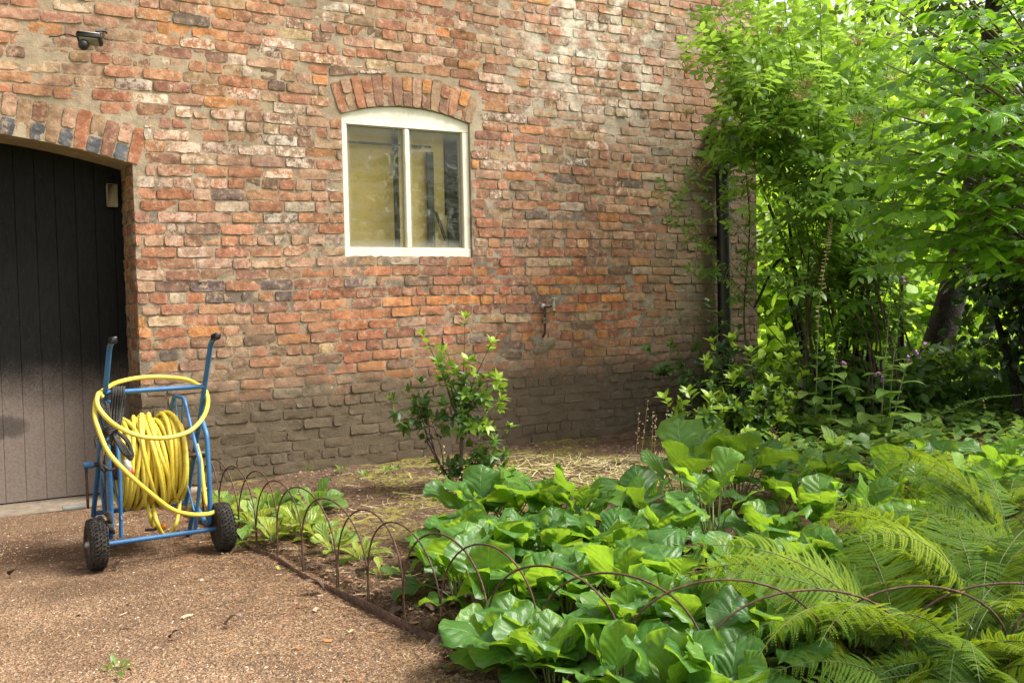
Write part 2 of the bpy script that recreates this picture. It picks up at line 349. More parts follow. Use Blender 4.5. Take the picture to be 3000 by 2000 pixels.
# bricks
b = Buf(); CH = .0755; ABH = .245
def ext(s, kind):                                        # extrados height
    if kind == 'w': return WC[1]+sqrt(max(0, (WR+.235)**2-(s-WC[0])**2))
    return DC[1]+sqrt(max(0, (DR+ABH)**2-(s-DC[0])**2))
def wav(s, z): return .012*np.sin(s*.9+.5+z)+.006*np.sin(s*2.7+z*3)
for row in range(-2, int(ZT/CH)):
    z0 = row*CH; z1 = z0+CH-.0092
    hdr = row % 5 == 2
    s = SW0+rng.uniform(0, .12)+(.12 if row % 2 else 0)
    while s < SW1:
        Lb = (.112 if hdr else .228)+rng.normal(0, .004 if hdr else .008)
        if not hdr and rng.random() < .13: Lb = .112+rng.normal(0, .006)
        j = .0085+rng.uniform(-.002, .004)
        a0, a1 = s, min(s+Lb, SW1); s += Lb+j
        if a1-a0 < .035: continue
        zc = (z0+z1)/2
        # openings: clip horizontally
        for o0, o1, zf, zt in ((DS0, DS1, -9, 2.19), (WS0-.004, WS1+.004, WZ0, 2.62)):
            if zf < zc < zt and a1 > o0 and a0 < o1:
                if a0 < o0: a1 = min(a1, o0)
                elif a1 > o1: a0 = max(a0, o1)
                else: a0 = a1
        if a1-a0 < .035: continue
        za = zb = z0; sk = False
        for kind, c0, c1, zlow in (('w', WS0-.085, WS1+.085, 2.60), ('d', DS0-.075, DS1+.075, 2.15)):
            if a1 > c0 and a0 < c1 and z1 > zlow-.02:
                if a0 < c0-.02 and a1-c0 < .3 and z0 < (2.84 if kind == 'w' else 2.43): a1 = c0-.005; continue
                if a1 > c1+.02 and z0 < (2.84 if kind == 'w' else 2.43): a0 = c1+.005; continue
                ea, eb = ext(max(a0, c0), kind)+.012, ext(min(a1, c1), kind)+.012
                if z1 <= max(ea, eb)-.0: sk = True if z1 < min(ea, eb)+.02 else sk
                za = max(za, min(ea, z1-.008)); zb = max(zb, min(eb, z1-.008))
        if sk or a1-a0 < .035: continue
        w0, w1 = wav(a0, z0), wav(a1, z0); jz = rng.normal(0, .0015, 4)
        if max(za, zb) > z0+.001: w0b = w1b = 0
        else: w0b, w1b = w0, w1
        side = 1
        c = brickcol()
        if 1.28 < zc < 1.46 and -2.7 < a0 < -1.3 and rng.random() < .45: c = A([.14, .105, .10])*rng.uniform(.8, 1.3)
        if zc < 1.5 and -1.8 < a0 < 1.3 and rng.random() < .5: c = PC[rng.choice([0, 0, 0, 1, 1, 3, 6])]*A([1.06, .93, .86])*rng.uniform(.85, 1.1)
        ti = rng.beta(1.3, 1.5)
        if 1.45 < zc < 2.7 and a0 < -1.4: ti = min(1, ti+.18)
        brick(b, [(a0, za+w0b+jz[0]), (a1, zb+w1b+jz[1]), (a1, z1+w1+jz[2]), (a0, z1+w0+jz[3])], (.0038 if zc > .8 else .0034)+rng.uniform(-.003, .004), c, ti)
# bricks of the end wall (coarse) and of the door reveal
for row in range(0, int(ZT/CH)):
    s = .0 if row % 2 else -.12
    while s < 4.9:
        if s+.22 > .02: brick(b, [(max(s, .006), row*CH), (s+.228, row*CH), (s+.228, row*CH+.063), (max(s, .006), row*CH+.063)], .006, None, .3, ENDF, 4, 2)
        s += .24
def REVF(s, z, o):
    s, z, o = np.broadcast_arrays(np.asarray(s, float), np.asarray(z, float), np.asarray(o, float))
    return W(DS1, 0)+s[..., None]*(-NN)+z[..., None]*A([0, 0, 1.])-o[..., None]*UD
for row in range(0, 29):
    cuts = (.004, .105, .235, .36) if row % 2 else (.004, .225, .36)
    for s0, s1 in zip(cuts[:-1], cuts[1:]):
        brick(b, [(s0, row*CH), (s1-.012, row*CH), (s1-.012, row*CH+.063), (s0, row*CH+.063)], .005, brickcol()*.8, .2, REVF, 4, 2)
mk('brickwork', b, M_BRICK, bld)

def arch(name, C, R, h, a0, a1, step, blue=False):
    b = Buf(); n = int(round((a1-a0)*(R+h/2)/step)); da_ = (a1-a0)/n; g = .008
    for i in range(n):
        t0 = a0+i*da_; t1 = t0+da_
        def P(t, r): return (C[0]+r*sin(t), C[1]+r*cos(t))
        def pc(ra, rb, col=None, ti=None):
            d0 = g/2/ra; d1 = g/2/rb
            # corners ordered so that the long axis is radial
            brick(b, [P(t1-d0, ra), P(t1-d1, rb), P(t0+d1, rb), P(t0+d0, ra)], .006+rng.uniform(-.002, .003), col, ti)
        R1 = R+h+rng.normal(0, .006)
        if blue:
            if i % 2 == 0: pc(R+.003, R1, PC[rng.choice([0, 2, 3, 3, 4, 7])]*rng.uniform(.85, 1.1), rng.uniform(0, .7))
            else: pc(R+.003, R+.105, A([.105, .115, .135])*rng.uniform(.8, 1.2), .15); pc(R+.117, R1, PC[rng.choice([2, 2, 3, 4])]*rng.uniform(.85, 1.1), rng.uniform(.3, .9))
        else:
            cc = PC[rng.choice([0, 0, 1, 1, 2, 4, 3])]*rng.uniform(.9, 1.15)
            if i % 2 == 0: pc(R+.003, R1, cc, rng.uniform(0, .5))
            else:
                sp = h*rng.choice([.45, .5, .55]); pc(R+.003, R+sp-.006, cc, .4); pc(R+sp+.006, R1, PC[rng.choice([0, 1, 2, 6])]*rng.uniform(.9, 1.1), rng.uniform(0, .6))
    return mk(name, b, M_BRICK, bld)
aw = math.asin((.53+.012)/WR)
arch('window_arch', WC, WR, .222, -aw, aw, .077)
ad = math.asin(1.30/DR); arch('door_arch', DC, DR, .24, -ad-.008, ad+.008, .083, True)

# --- door
def m_door():
    q = N('black_door_paint'); sx = q.n('ShaderNodeSeparateXYZ'); q.l(q.attr('lv', 'Vector'), sx.inputs[0]); S, Z = sx.outputs[0], sx.outputs[1]
    st = q.n('ShaderNodeMapping'); q.l(q.coord(), st.inputs[0]); st.inputs['Scale'].default_value = (6, 6, 1)
    n1 = q.noise(10, 6, .7, st.outputs[0]); sp = q.noise(220, 2, .6)
    c = q.mix(q.map(n1, .3, .7), (.004, .0043, .0045), (.009, .009, .0088))
    zz = q.math('ADD', Z, q.math('MULTIPLY', q.math('SUBTRACT', q.noise(5, 6, .7), .5), .26))
    zz = q.math('ADD', zz, q.math('MULTIPLY', q.math('SUBTRACT', sp, .5), .5))
    dust = q.map(zz, .50, .95, .97, 0.)
    # rubbed-clean patch
    dx = q.math('DIVIDE', q.math('SUBTRACT', S, -3.72), .26); dz = q.math('DIVIDE', q.math('SUBTRACT', Z, .50), .085)
    rr = q.math('ADD', q.math('ADD', q.math('MULTIPLY', dx, dx), q.math('MULTIPLY', dz, dz)), q.math('MULTIPLY', q.math('SUBTRACT', q.noise(9, 5, .7), .5), 2.2))
    dust = q.math('MULTIPLY', dust, q.map(rr, .5, 1.3, .45, 1))
    c = q.mix(dust, c, q.mix(q.map(q.noise(70, 4), .4, .6), (.165, .132, .112), (.20, .162, .14)))
    c = q.mix(q.map(sp, .69, .75, 0, .45), c, (.30, .27, .24))
    return q.fin(q.pbr(c, q.map(dust, 0, 1, .6, .9), 0, q.bump(n1, .25, .004), .12))
M_DOOR = m_door()
DO = -.36
dr = thing('x', '', '', W(-4.15, 0, DO)); bpy.data.objects.remove(dr)
b = Buf(); s = DS0
zb_ = .015
while s < DS1:
    wd = .121; s1 = min(s+wd, DS1)
    nz = 16
    prof = [(s+.0002, -.0035), (s+.0022, -.0006), (s+.006, 0), (s1-.006, 0), (s1-.0022, -.0006), (s1-.0002, -.0035)]
    V = []; lv = []
    for (a_, o_) in prof:
        for k in range(nz+1):
            zt = dtop(a_)+.06; z = zb_+(zt-zb_)*k/nz; V.append(W(a_, z, DO+o_)); lv.append((a_, z, 0))
    F = [[i*(nz+1)+k, (i+1)*(nz+1)+k, (i+1)*(nz+1)+k+1, i*(nz+1)+k+1] for i in range(len(prof)-1) for k in range(nz)]
    b.add(A(V), F, .5, lv); s = s1+.0002
strip(b, [(DS1, -.1), (DS1, 2.4), (DS0, 2.4)], DO-.012, DO-.05)
V = W(A([DS0, DS1, DS1, DS0]), A([zb_, zb_, 2.45, 2.45]), DO-.012); b.add(V, [[0, 1, 2, 3]], .5, A([(DS0, 0, 0), (DS1, 0, 0), (DS1, 2.4, 0), (DS0, 2.4, 0)]))
door = mk('door', b, M_DOOR, bld, smooth=False)
M_CONC = m_simple('worn_concrete', (.17, .135, .10), .9, var=.2, sc=14, bump=.5, bd=.004, dirt=(.16, .12, .09))
b = Buf(); wbox(b, DS0, DS1-.005, -.08, .006, -.40, .05, .012); mk('threshold', b, M_CONC, bld)

# --- window
M_CREAM = m_simple('cream_gloss_paint', (.76, .73, .62), .38, var=.04, sc=12, bump=.12, bd=.002, dirt=(.60, .56, .44))
win = Buf()
def wpoly(b, pts, o0, o1, bev=.004):                     # prism from an (s,z) outline
    P = A(pts, float); n = len(P); c = P.mean(0); Q = c+(P-c)*(1-bev/np.linalg.norm(P-c, axis=1))[:, None]
    V = np.concatenate([W(P[:, 0], P[:, 1], o0), W(P[:, 0], P[:, 1], o1-bev), W(Q[:, 0], Q[:, 1], o1)])
    F = [[i, (i+1) % n, n+(i+1) % n, n+i] for i in range(n)]+[[n+i, n+(i+1) % n, 2*n+(i+1) % n, 2*n+i] for i in range(n)]
    b.add(V, F); b.F.append((np.arange(n)+2*n+b.n-3*n)[None]); return b
FO0, FO1 = -.10, -.022
PB, PT = 1.652, 2.545
# head: curved top band
ssn = np.linspace(WS0, WS1, 15)
hp = [(s, wtop(s)-.002) for s in ssn[::-1]]
b = Buf(); wpoly(b, [(WS0, PT), (WS1, PT)]+hp, FO0, FO1)
wbox(b, WS0+.001, WS0+.046, PB, PT-.001, FO0, FO1, .004)
wbox(b, WS1-.058, WS1-.001, PB, PT-.001, FO0, FO1, .004)
wbox(b, WS0+.001, WS1-.001, WZ0+.001, PB-.001, FO0, FO1+.006, .006)
for a0, a1 in ((WS0+.046, -.872), (-.872, WS1-.058)):    # thin glazing rebate lines
    pass
wf = mk('window', b, M_CREAM, bld, smooth=False)
MU0, MU1 = -.892, -.852
b = Buf(); wbox(b, MU0, MU1, PB+.0005, PT-.0015, FO0, FO1-.003, .006); mk('mullion', b, M_CREAM, wf, smooth=False)
M_BEAD = m_simple('aged_putty', (.46, .41, .31), .7, var=.1, sc=30)
for (a0, a1) in ((WS0+.046, MU0), (MU1, WS1-.058)):
    b = Buf(); t = .007
    for x0, x1, z0, z1 in ((a0+.0005, a0+t, PB+.0005, PT-.0015), (a1-t, a1-.0005, PB+.0005, PT-.0015), (a0+t, a1-t, PB+.0005, PB+t), (a0+t, a1-t, PT-t-.001, PT-.0015)):
        wbox(b, x0, x1, z0, z1, -.06, -.034, .002)
    mk('glazing_bead', b, M_BEAD, wf, smooth=False)
def m_glass():
    q = N('dusty_window_glass')
    lw = q.n('ShaderNodeFresnel'); lw.inputs[0].default_value = 1.5
    tr = q.n('ShaderNodeBsdfTransparent'); tr.inputs[0].default_value = (.93, .95, .92, 1)
    gl = q.n('ShaderNodeBsdfGlossy'); gl.inputs['Roughness'].default_value = .03
    mx = q.n('ShaderNodeMixShader'); q.l(q.math('MULTIPLY', lw.outputs[0], .5), mx.inputs[0]); q.l(tr.outputs[0], mx.inputs[1]); q.l(gl.outputs[0], mx.inputs[2])
    df = q.n('ShaderNodeBsdfDiffuse'); df.inputs[0].default_value = (.62, .62, .55, 1)
    sx = q.n('ShaderNodeSeparateXYZ'); q.l(q.attr('lv', 'Vector'), sx.inputs[0]); X, Y = sx.outputs[0], sx.outputs[1]
    sm = q.map(q.noise(7, 8, .8, dist=1.), .5, .74, 0, .55); fine = q.map(q.noise(160, 2, .7), .66, .74, 0, .4)
    edge = q.map(q.math('MINIMUM', q.math('MINIMUM', X, q.math('SUBTRACT', 1, X)), q.math('MINIMUM', Y, q.math('SUBTRACT', 1, Y))), .0, .10, .2, .01)
    f = q.math('MAXIMUM', q.math('MAXIMUM', q.math('MULTIPLY', sm, .45), fine), edge)
    m2 = q.n('ShaderNodeMixShader'); q.l(f, m2.inputs[0]); q.l(mx.outputs[0], m2.inputs[1]); q.l(df.outputs[0], m2.inputs[2])
    return q.fin(m2.outputs[0])
M_GLASS = m_glass()
for a0, a1 in ((WS0+.046, MU0), (MU1, WS1-.058)):
    b = Buf()
    for o in (-.051, -.055):
        b.add(W(A([a0, a1, a1, a0]), A([PB, PB, PT, PT]), o), [[0, 1, 2, 3]], .5, A([(0, 0, 0), (1, 0, 0), (1, 1, 0), (0, 1, 0)]))
    mk('glass_pane', b, M_GLASS, wf, smooth=False)
q = N('ochre_board'); c = q.mix(q.map(q.noise(3.5, 5), .35, .65), (.80, .57, .18), (.70, .52, .22)); c = q.mix(q.map(q.noise(40, 4), .55, .75, 0, .5), c, (.30, .25, .12))
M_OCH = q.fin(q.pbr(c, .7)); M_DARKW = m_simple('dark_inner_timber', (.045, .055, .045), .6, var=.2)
b = Buf(); wbox(b, WS0-.1, -.47, WZ0-.1, 2.8, -.24, -.20, .002); wbox(b, -.47, -.40, WZ0-.1, 1.92, -.24, -.201, .002); mk('inner_blind', b, M_OCH, bld, smooth=False)
b = Buf()
wbox(b, -.925, -.885, WZ0-.05, 2.62, -.17, -.15, .003)
wbox(b, -.645, -.585, WZ0-.05, 2.40, -.17, -.15, .003)
wbox(b, -1.36, -.60, 2.43, 2.445, -.17, -.15, .002)
box(b, W(-.53, 1.83, -.16), UD*.012+A([0, 0, 1])*-.004, (A([0, 0, 1])*.95-UD*.35)*.12, NN*.01, .002)
wbox(b, -.46, -.30, WZ0-.05, 2.62, -.19, -.17, .003)
mk('inner_frame', b, M_DARKW, bld, smooth=False)
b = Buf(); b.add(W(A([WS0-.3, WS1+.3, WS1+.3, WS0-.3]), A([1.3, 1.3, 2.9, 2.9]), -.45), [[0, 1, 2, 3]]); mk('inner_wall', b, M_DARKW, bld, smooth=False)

# --- drainpipe
M_BLK = m_simple('black_iron_paint', (.006, .0065, .008), .42, var=.2, sc=8, bump=.15, bd=.003, spec=.5)
dp = thing('drainpipe', 'black cast iron drainpipe with a wide hopper head near the corner of the wall', 'drainpipe', W(2.20, .0, .09))
b = Buf(); tube(b, [W(2.20, z, .095) for z in (-.05, 1., 2., 2.40)], .062, 20); mk('pipe', b, M_BLK, dp)
for z in (.62, 2.36): b = Buf(); lathe(b, W(2.20, z, .095), (0, 0, 1), [(-.04, .062), (-.04, .072), (-.032, .075), (.05, .075), (.058, .070), (.058, .062)], 20); mk('collar', b, M_BLK, dp)
b = Buf()
def hopring(hw, z, o1): return [W(2.26-hw, z, .01), W(2.26+hw, z, .01), W(2.26+hw, z, o1), W(2.26-hw, z, o1)]
rings = [hopring(.07, 2.40, .15), hopring(.15, 2.48, .20), hopring(.165, 2.50, .215), hopring(.175, 2.67, .225), hopring(.187, 2.675, .235), hopring(.187, 2.70, .235), hopring(.17, 2.70, .22)]
V = np.concatenate(rings); b.add(V, [[4*i+j, 4*i+(j+1) % 4, 4*i+4+(j+1) % 4, 4*i+4+j] for i in range(len(rings)-1) for j in range(4)]); mk('hopper', b, M_BLK, dp, smooth=False)
b = Buf(); tube(b, [W(2.24, z, .11) for z in (2.66, 2.86)]+[W(2.24, 2.92, .02)], .045, 16); mk('upper_pipe', b, M_BLK, dp)
for z in (.30, 1.75):
    b = Buf(); wbox(b, 2.115, 2.285, z, z+.03, .0, .05, .004); mk('bracket', b, M_BLK, dp)
# --- thin cable and electrical box, lamp, tap
M_WHP = m_simple('yellowed_plastic', (.30, .27, .19), .5, var=.1, sc=10, dirt=(.3, .25, .16))
o = thing('junction_box', 'small yellowed white plastic box on the door frame', 'junction box', W(-2.925, 1.93, DO+.06))
b = Buf(); wbox(b, -2.952, -2.895, 1.93, 2.075, DO, DO+.05, .006); mk('case', b, M_WHP, o); b = Buf(); wbox(b, -2.957, -2.89, 1.925, 2.08, DO+.05, DO+.066, .006); mk('cover', b, M_WHP, o)

M_PLB = m_simple('black_plastic', (.018, .018, .019), .45, var=.1, sc=30)
M_LAMPW = m_simple('white_lamp_face', (.75, .77, .78), .25, var=.04, sc=20); M_LGL = m_simple('grey_lamp_lens', (.25, .23, .18), .3)
LP = W(-3.11, 2.91, .16)
lp = thing('floodlight', 'small black floodlight with motion sensor mounted high above the door', 'wall lamp', W(-3.11, 2.91, 0))
ax = unit(UD*.93-A([0, 0, 1])*.10+NN*.34); upv = unit(A([0, 0, 1])*.85-NN*.3+UD*.1); upv = unit(upv-ax*(upv@ax)); dep = np.cross(ax, upv)
b = Buf(); box(b, LP, ax*.072, upv*.017, dep*.05, .008); mk('housing', b, M_PLB, lp)
b = Buf(); box(b, LP+upv*.019+ax*.004, ax*.058, upv*.004, dep*.042, .003); mk('solar_panel', b, M_LAMPW, lp)
b = Buf(); box(b, LP-upv*.019+dep*.0, ax*.055, upv*.004, dep*.038, .003); mk('lens', b, M_LGL, lp)
b = Buf(); lathe(b, LP-upv*.05-ax*.028, upv, [(-.032, .0), (-.03, .014), (-.02, .026), (-.004, .033), (.01, .033), (.03, .02)], 16); mk('sensor', b, M_PLB, lp)
b = Buf(); tube(b, bendy([W(-3.03, 2.975, -.0), W(-3.03, 2.975, .07), LP+upv*.05+ax*.02-dep*.03, LP+ax*.02], .02), .009, 8); mk('bracket', b, M_PLB, lp)
b = Buf(); tube(b, curve([W(-3.32, 2.93, .015), W(-3.27, 2.935, .03), W(-3.22, 2.95, .05), LP-ax*.07]), .004, 6); mk('cable', b, M_PLB, lp); b = Buf(); tube(b, curve([W(-2.98, 2.99, .02), W(-3.0, 3.0, .03), W(-3.05, 2.99, .04)]), .007, 6); mk('cable', b, M_PLB, lp)

M_IRON = m_simple('dull_iron_pipe', (.055, .045, .04), .6, metal=.3, var=.25, sc=40, dirt=(.18, .12, .08)); M_BRASS = m_simple('tarnished_brass', (.50, .40, .16), .4, metal=.8, var=.2, sc=50, dirt=(.2, .2, .15))
M_LEAD = m_simple('galvanised_metal', (.42, .42, .40), .5, metal=.6, var=.15, sc=30)
tp = thing('garden_tap', 'old garden tap on a thin dark pipe against the brick wall', 'tap', W(.30, .93))
b = Buf(); tube(b, bendy([W(.285, .93, .0), W(.295, .97, .035), W(.297, 1.16, .035), W(.297, 1.185, .035), W(.34, 1.185, .06), W(.345, 1.20, .09)], .02), .0085, 10); mk('supply_pipe', b, M_IRON, tp)
b = Buf(); lathe(b, W(.29, 1.19, .02), NN, [(-.02, 0), (-.02, .022), (.006, .022), (.012, .012), (.012, 0)], 14); mk('wall_plate', b, M_LEAD, tp)
b = Buf(); tube(b, [W(.345, 1.165, .09), W(.345, 1.20, .09), W(.348, 1.225, .09)], [.012, .017, .010], 12); tube(b, [W(.348, 1.222, .09), W(.352, 1.25, .09)], .005, 8); mk('valve', b, M_LEAD, tp)
b = Buf(); tube(b, [W(.33, 1.252, .09), W(.376, 1.252, .09)], .0045, 8); mk('handle', b, M_LEAD, tp)
b = Buf(); lathe(b, W(.345, 1.165, .09), (0, 0, -1), [(0, .012), (.004, .017), (.016, .017), (.018, .012), (.04, .010), (.05, .008), (.05, .0)], 14); mk('hose_connector', b, M_BRASS, tp)
b = Buf(); wbox(b, .283, .311, 1.075, 1.10, .0, .05, .004); wbox(b, .286, .308, 1.05, 1.073, .02, .048, .004); mk('pipe_clip', b, M_LEAD, tp)
# cement smear around the pipe foot stays a patch on the wall
b = Buf(); V = []; nsm = 26
for i in range(nsm):
    a_ = 2*pi*i/nsm; r = 1+.25*sin(3*a_+1)+rng.normal(0, .08); V.append((.285+.115*r*cos(a_), .885+.072*r*sin(a_)))
P = A(V); b.add(np.concatenate([W(P[:, 0], P[:, 1], .007), W(P[:, 0]*.75+.285*.25, P[:, 1]*.75+.885*.25, .017), W([.285], [.885], [.02])]),
      [[i, (i+1) % nsm, nsm+(i+1) % nsm, nsm+i] for i in range(nsm)], .3, np.zeros((2*nsm+1, 3))+A([.2, 1.2, 0]))
b.F.append(A([[nsm+i, nsm+(i+1) % nsm, 2*nsm] for i in range(nsm)])); mk('cement_patch', b, m_simple('cement_smear', (.24, .19, .13), .95, var=.2, sc=18, bump=.8, bd=.01), bld)

# ------------------------------------------------------------------ ground
FEETPX = [(700, 1563), (752, 1595), (814, 1612), (888, 1657), (989, 1706), (1080, 1751), (1180, 1800), (1292, 1854), (1430, 1900), (1579, 1935), (1827, 1997), (2068, 2010), (2421, 1990), (2650, 1975)]
FEET = [G(x, y, .03) for x, y in FEETPX]
d0 = unit(FEET[0]-FEET[3])*.30
FEET = [FEET[0]+d0*4, FEET[0]+d0*3, FEET[0]+d0*2, FEET[0]+d0]+FEET+[FEET[-1]+A([.33, -.02, 0])*k for k in (1, 2, 3)]
FEET = A(FEET)
EDGE = np.concatenate([[FEET[0]+d0*.6], FEET, [FEET[-1]+A([6, .5, 0])]])[:, :2]
def sdist(X, Y):                                         # >0 inside the bed
    P = np.stack([X, Y], -1); best = np.full(X.shape, 1e9); sg = np.ones(X.shape)
    for i in range(len(EDGE)-1):
        a_, c_ = EDGE[i], EDGE[i+1]; ab = c_-a_; t = np.clip(((P-a_)@ab)/(ab@ab), 0, 1)
        pr = a_+t[..., None]*ab; d = np.linalg.norm(P-pr, axis=-1); cr = ab[0]*(P-a_)[..., 1]-ab[1]*(P-a_)[..., 0]
        m_ = d < best-1e-9; best = np.where(m_, d, best); sg = np.where(m_, np.sign(cr), sg)
    return best*sg
def vnoise(X, Y, sc, seed):                              # smooth value noise
    r = np.random.default_rng(seed); T = r.random((64, 64)); x = X*sc+500; y = Y*sc+500
    xi = np.floor(x).astype(int); yi = np.floor(y).astype(int); fx = x-xi; fy = y-yi; fx = fx*fx*(3-2*fx); fy = fy*fy*(3-2*fy)
    g = lambda a_, c_: T[a_ % 64, c_ % 64]
    return (g(xi, yi)*(1-fx)+g(xi+1, yi)*fx)*(1-fy)+(g(xi, yi+1)*(1-fx)+g(xi+1, yi+1)*fx)*fy-.5
def hsoil(X, Y):
    X = np.asarray(X, float); Y = np.asarray(Y, float); d = sdist(X, Y); k = np.clip(d/.06+.3, 0, 1)
    bed = .028+.05*np.clip(d/1.4, 0, 1)
    z = bed*k-.05*(1-k)+k*(vnoise(X, Y, 2.3, 1)*.03+vnoise(X, Y, 9, 2)*.02+vnoise(X, Y, 26, 3)*.018)
    return z
def hgrav(X, Y): return vnoise(X, Y, 1.7, 5)*.012+vnoise(X, Y, 7, 6)*.006
def grid(x0, x1, y0, y1, st, hf):
    xs = np.arange(x0, x1+st, st); ys = np.arange(y0, y1+st, st); X, Y = np.meshgrid(xs, ys); Z = hf(X, Y)
    n = len(xs); i = np.arange(n-1)[None]; j = np.arange(len(ys)-1)[:, None]*n
    b = Buf(); b.add(np.stack([X, Y, Z], -1).reshape(-1, 3), np.stack([j+i, j+i+1, j+n+i+1, j+n+i], -1).reshape(-1, 4)); return b

q = N('brown_gravel'); v = q.n('ShaderNodeTexVoronoi'); v.inputs['Scale'].default_value = 130; q.l(q.coord(), v.inputs['Vector'])
v2 = q.n('ShaderNodeTexVoronoi'); v2.inputs['Scale'].default_value = 60; q.l(q.coord(), v2.inputs['Vector'])
c = q.ramp(v.outputs['Color'], [(0, (.075, .045, .026)), (.35, (.17, .108, .065)), (.7, (.30, .20, .125)), (1, (.46, .34, .24))])
gx = q.n('ShaderNodeSeparateXYZ'); q.l(q.coord(), gx.inputs[0]); far = q.map(gx.outputs[1], 3.9, 5.3, 0, .5); c = q.mix(q.math('ADD', q.map(q.noise(1.6, 5), .42, .62, 0, .5), far), c, (.085, .052, .032)); c = q.mix(q.map(q.noise(30, 5, .7), .55, .7, 0, .55), c, (.34, .15, .06))  # far: soft shade near the door painted in as browner gravel
M_GRAV = q.fin(q.pbr(c, .95, 0, q.bump(q.math('ADD', v.outputs['Distance'], v2.outputs['Distance']), .8, .01), .15))
q = N('dark_bed_soil'); n1 = q.noise(28, 8, .75)
c = q.mix(q.map(n1, .35, .65), (.045, .028, .018), (.15, .098, .062)); c = q.mix(q.map(q.noise(90, 3), .6, .7, 0, .6), c, (.30, .17, .09))
sx = q.n('ShaderNodeSeparateXYZ'); q.l(q.coord(), sx.inputs[0])
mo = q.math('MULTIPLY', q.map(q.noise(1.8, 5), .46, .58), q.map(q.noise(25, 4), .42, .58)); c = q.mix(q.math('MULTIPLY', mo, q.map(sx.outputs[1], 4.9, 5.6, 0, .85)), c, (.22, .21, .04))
M_SOIL = q.fin(q.pbr(c, .95, 0, q.bump(n1, .9, .02), .15))
q = N('meadow_grass_ground'); c = q.mix(q.map(q.noise(2, 6), .35, .65), (.16, .26, .035), (.30, .36, .06)); M_LAWN = q.fin(q.pbr(c, .9, 0, q.bump(q.noise(40), .6, .03), .2))
b = Buf(); S_ = 300.; b.add(A([(-S_, -S_, -.12), (S_, -S_, -.12), (S_, S_, -.12), (-S_, S_, -.12)]), [[0, 1, 2, 3]]); tag(mk('ground', b, M_LAWN, smooth=False), 'flat grassy ground reaching far beyond the garden', None, None, 'structure')
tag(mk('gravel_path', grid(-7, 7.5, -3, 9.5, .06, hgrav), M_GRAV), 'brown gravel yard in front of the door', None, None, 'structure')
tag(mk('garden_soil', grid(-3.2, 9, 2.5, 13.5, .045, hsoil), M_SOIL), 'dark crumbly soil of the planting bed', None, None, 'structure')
b = Buf(); b.add(A([(2.5, 13.3, -.05), (60, 13.3, -.05), (60, 80, .3), (2.5, 80, .3)]), [[0, 1, 2, 3]]); tag(mk('lawn', b, M_LAWN, smooth=False), 'sunlit lawn behind the shrubs', None, None, 'structure')

def ptsin(n, x0, x1, y0, y1): return rng.uniform(x0, x1, n), rng.uniform(y0, y1, n)
def pebbles(n, X, Y, Z, size, cols):                     # irregular little stones in one buffer
    b = Buf(); base = A([(1, 0, 0), (.3, .95, 0), (-.8, .6, 0), (-.8, -.6, 0), (.3, -.95, 0), (0, 0, .7), (0, 0, -.4)], float)
    F = [[i, (i+1) % 5, 5] for i in range(5)]
    k = len(base); an = rng.uniform(0, 2*pi, n); ca, sa = np.cos(an), np.sin(an)
    V = base[None]*(1+rng.normal(0, .18, (n, k, 3)))*size[:, None, None]*rng.uniform(.6, 1.2, (n, 1, 3))
    x = V[..., 0]*ca[:, None]-V[..., 1]*sa[:, None]; y = V[..., 0]*sa[:, None]+V[..., 1]*ca[:, None]
    V = np.stack([x+X[:, None], y+Y[:, None], V[..., 2]+Z[:, None]], -1)
    FF = (A(F)[None]+np.arange(n)[:, None, None]*k).reshape(-1, 3)
    C = np.repeat(cols, k, axis=0); b.add(V.reshape(-1, 3), FF, .5, None, C); return b
q = N('stone_chips'); M_PEB = q.fin(q.pbr(q.mix(q.map(q.noise(150), .4, .7, 0, .4), q.attr('col', 'Color'), (.2, .13, .09)), .85, 0, None, .3))
def slivers(n, X, Y, Z, ln, wd, cols, curl=.3, lift=.004):
    b = Buf(); an = rng.uniform(0, 2*pi, n); t = np.linspace(-.5, .5, 4); dx, dy = np.cos(an), np.sin(an); cu = rng.normal(0, curl, n)
    cx = X[:, None]+dx[:, None]*t*ln[:, None]-dy[:, None]*(cu[:, None]*ln[:, None]*t**2); cy = Y[:, None]+dy[:, None]*t*ln[:, None]+dx[:, None]*(cu[:, None]*ln[:, None]*t**2)
    cz = Z[:, None]+rng.uniform(.0, lift, n)[:, None]+rng.normal(0, .3, n)[:, None]*t*ln[:, None]*.4
    nx = -dy[:, None]*wd[:, None]/2; ny = dx[:, None]*wd[:, None]/2
    V = np.stack([np.stack([cx+nx, cy+ny, cz], -1), np.stack([cx-nx, cy-ny, cz+wd[:, None]*.3], -1)], 2).reshape(n, 8, 3)
    F = A([[0, 1, 3, 2], [2, 3, 5, 4], [4, 5, 7, 6]]); FF = (F[None]+np.arange(n)[:, None, None]*8).reshape(-1, 4)
    b.add(V.reshape(-1, 3), FF, .5, None, np.repeat(cols, 8, axis=0)); return b
q = N('dry_litter'); M_LIT = q.fin(q.pbr(q.attr('col', 'Color'), .8, 0, None, .3))
def pick(cols, n): c = A(cols)[rng.integers(0, len(cols), n)]; return c*rng.uniform(.7, 1.25, (n, 1))
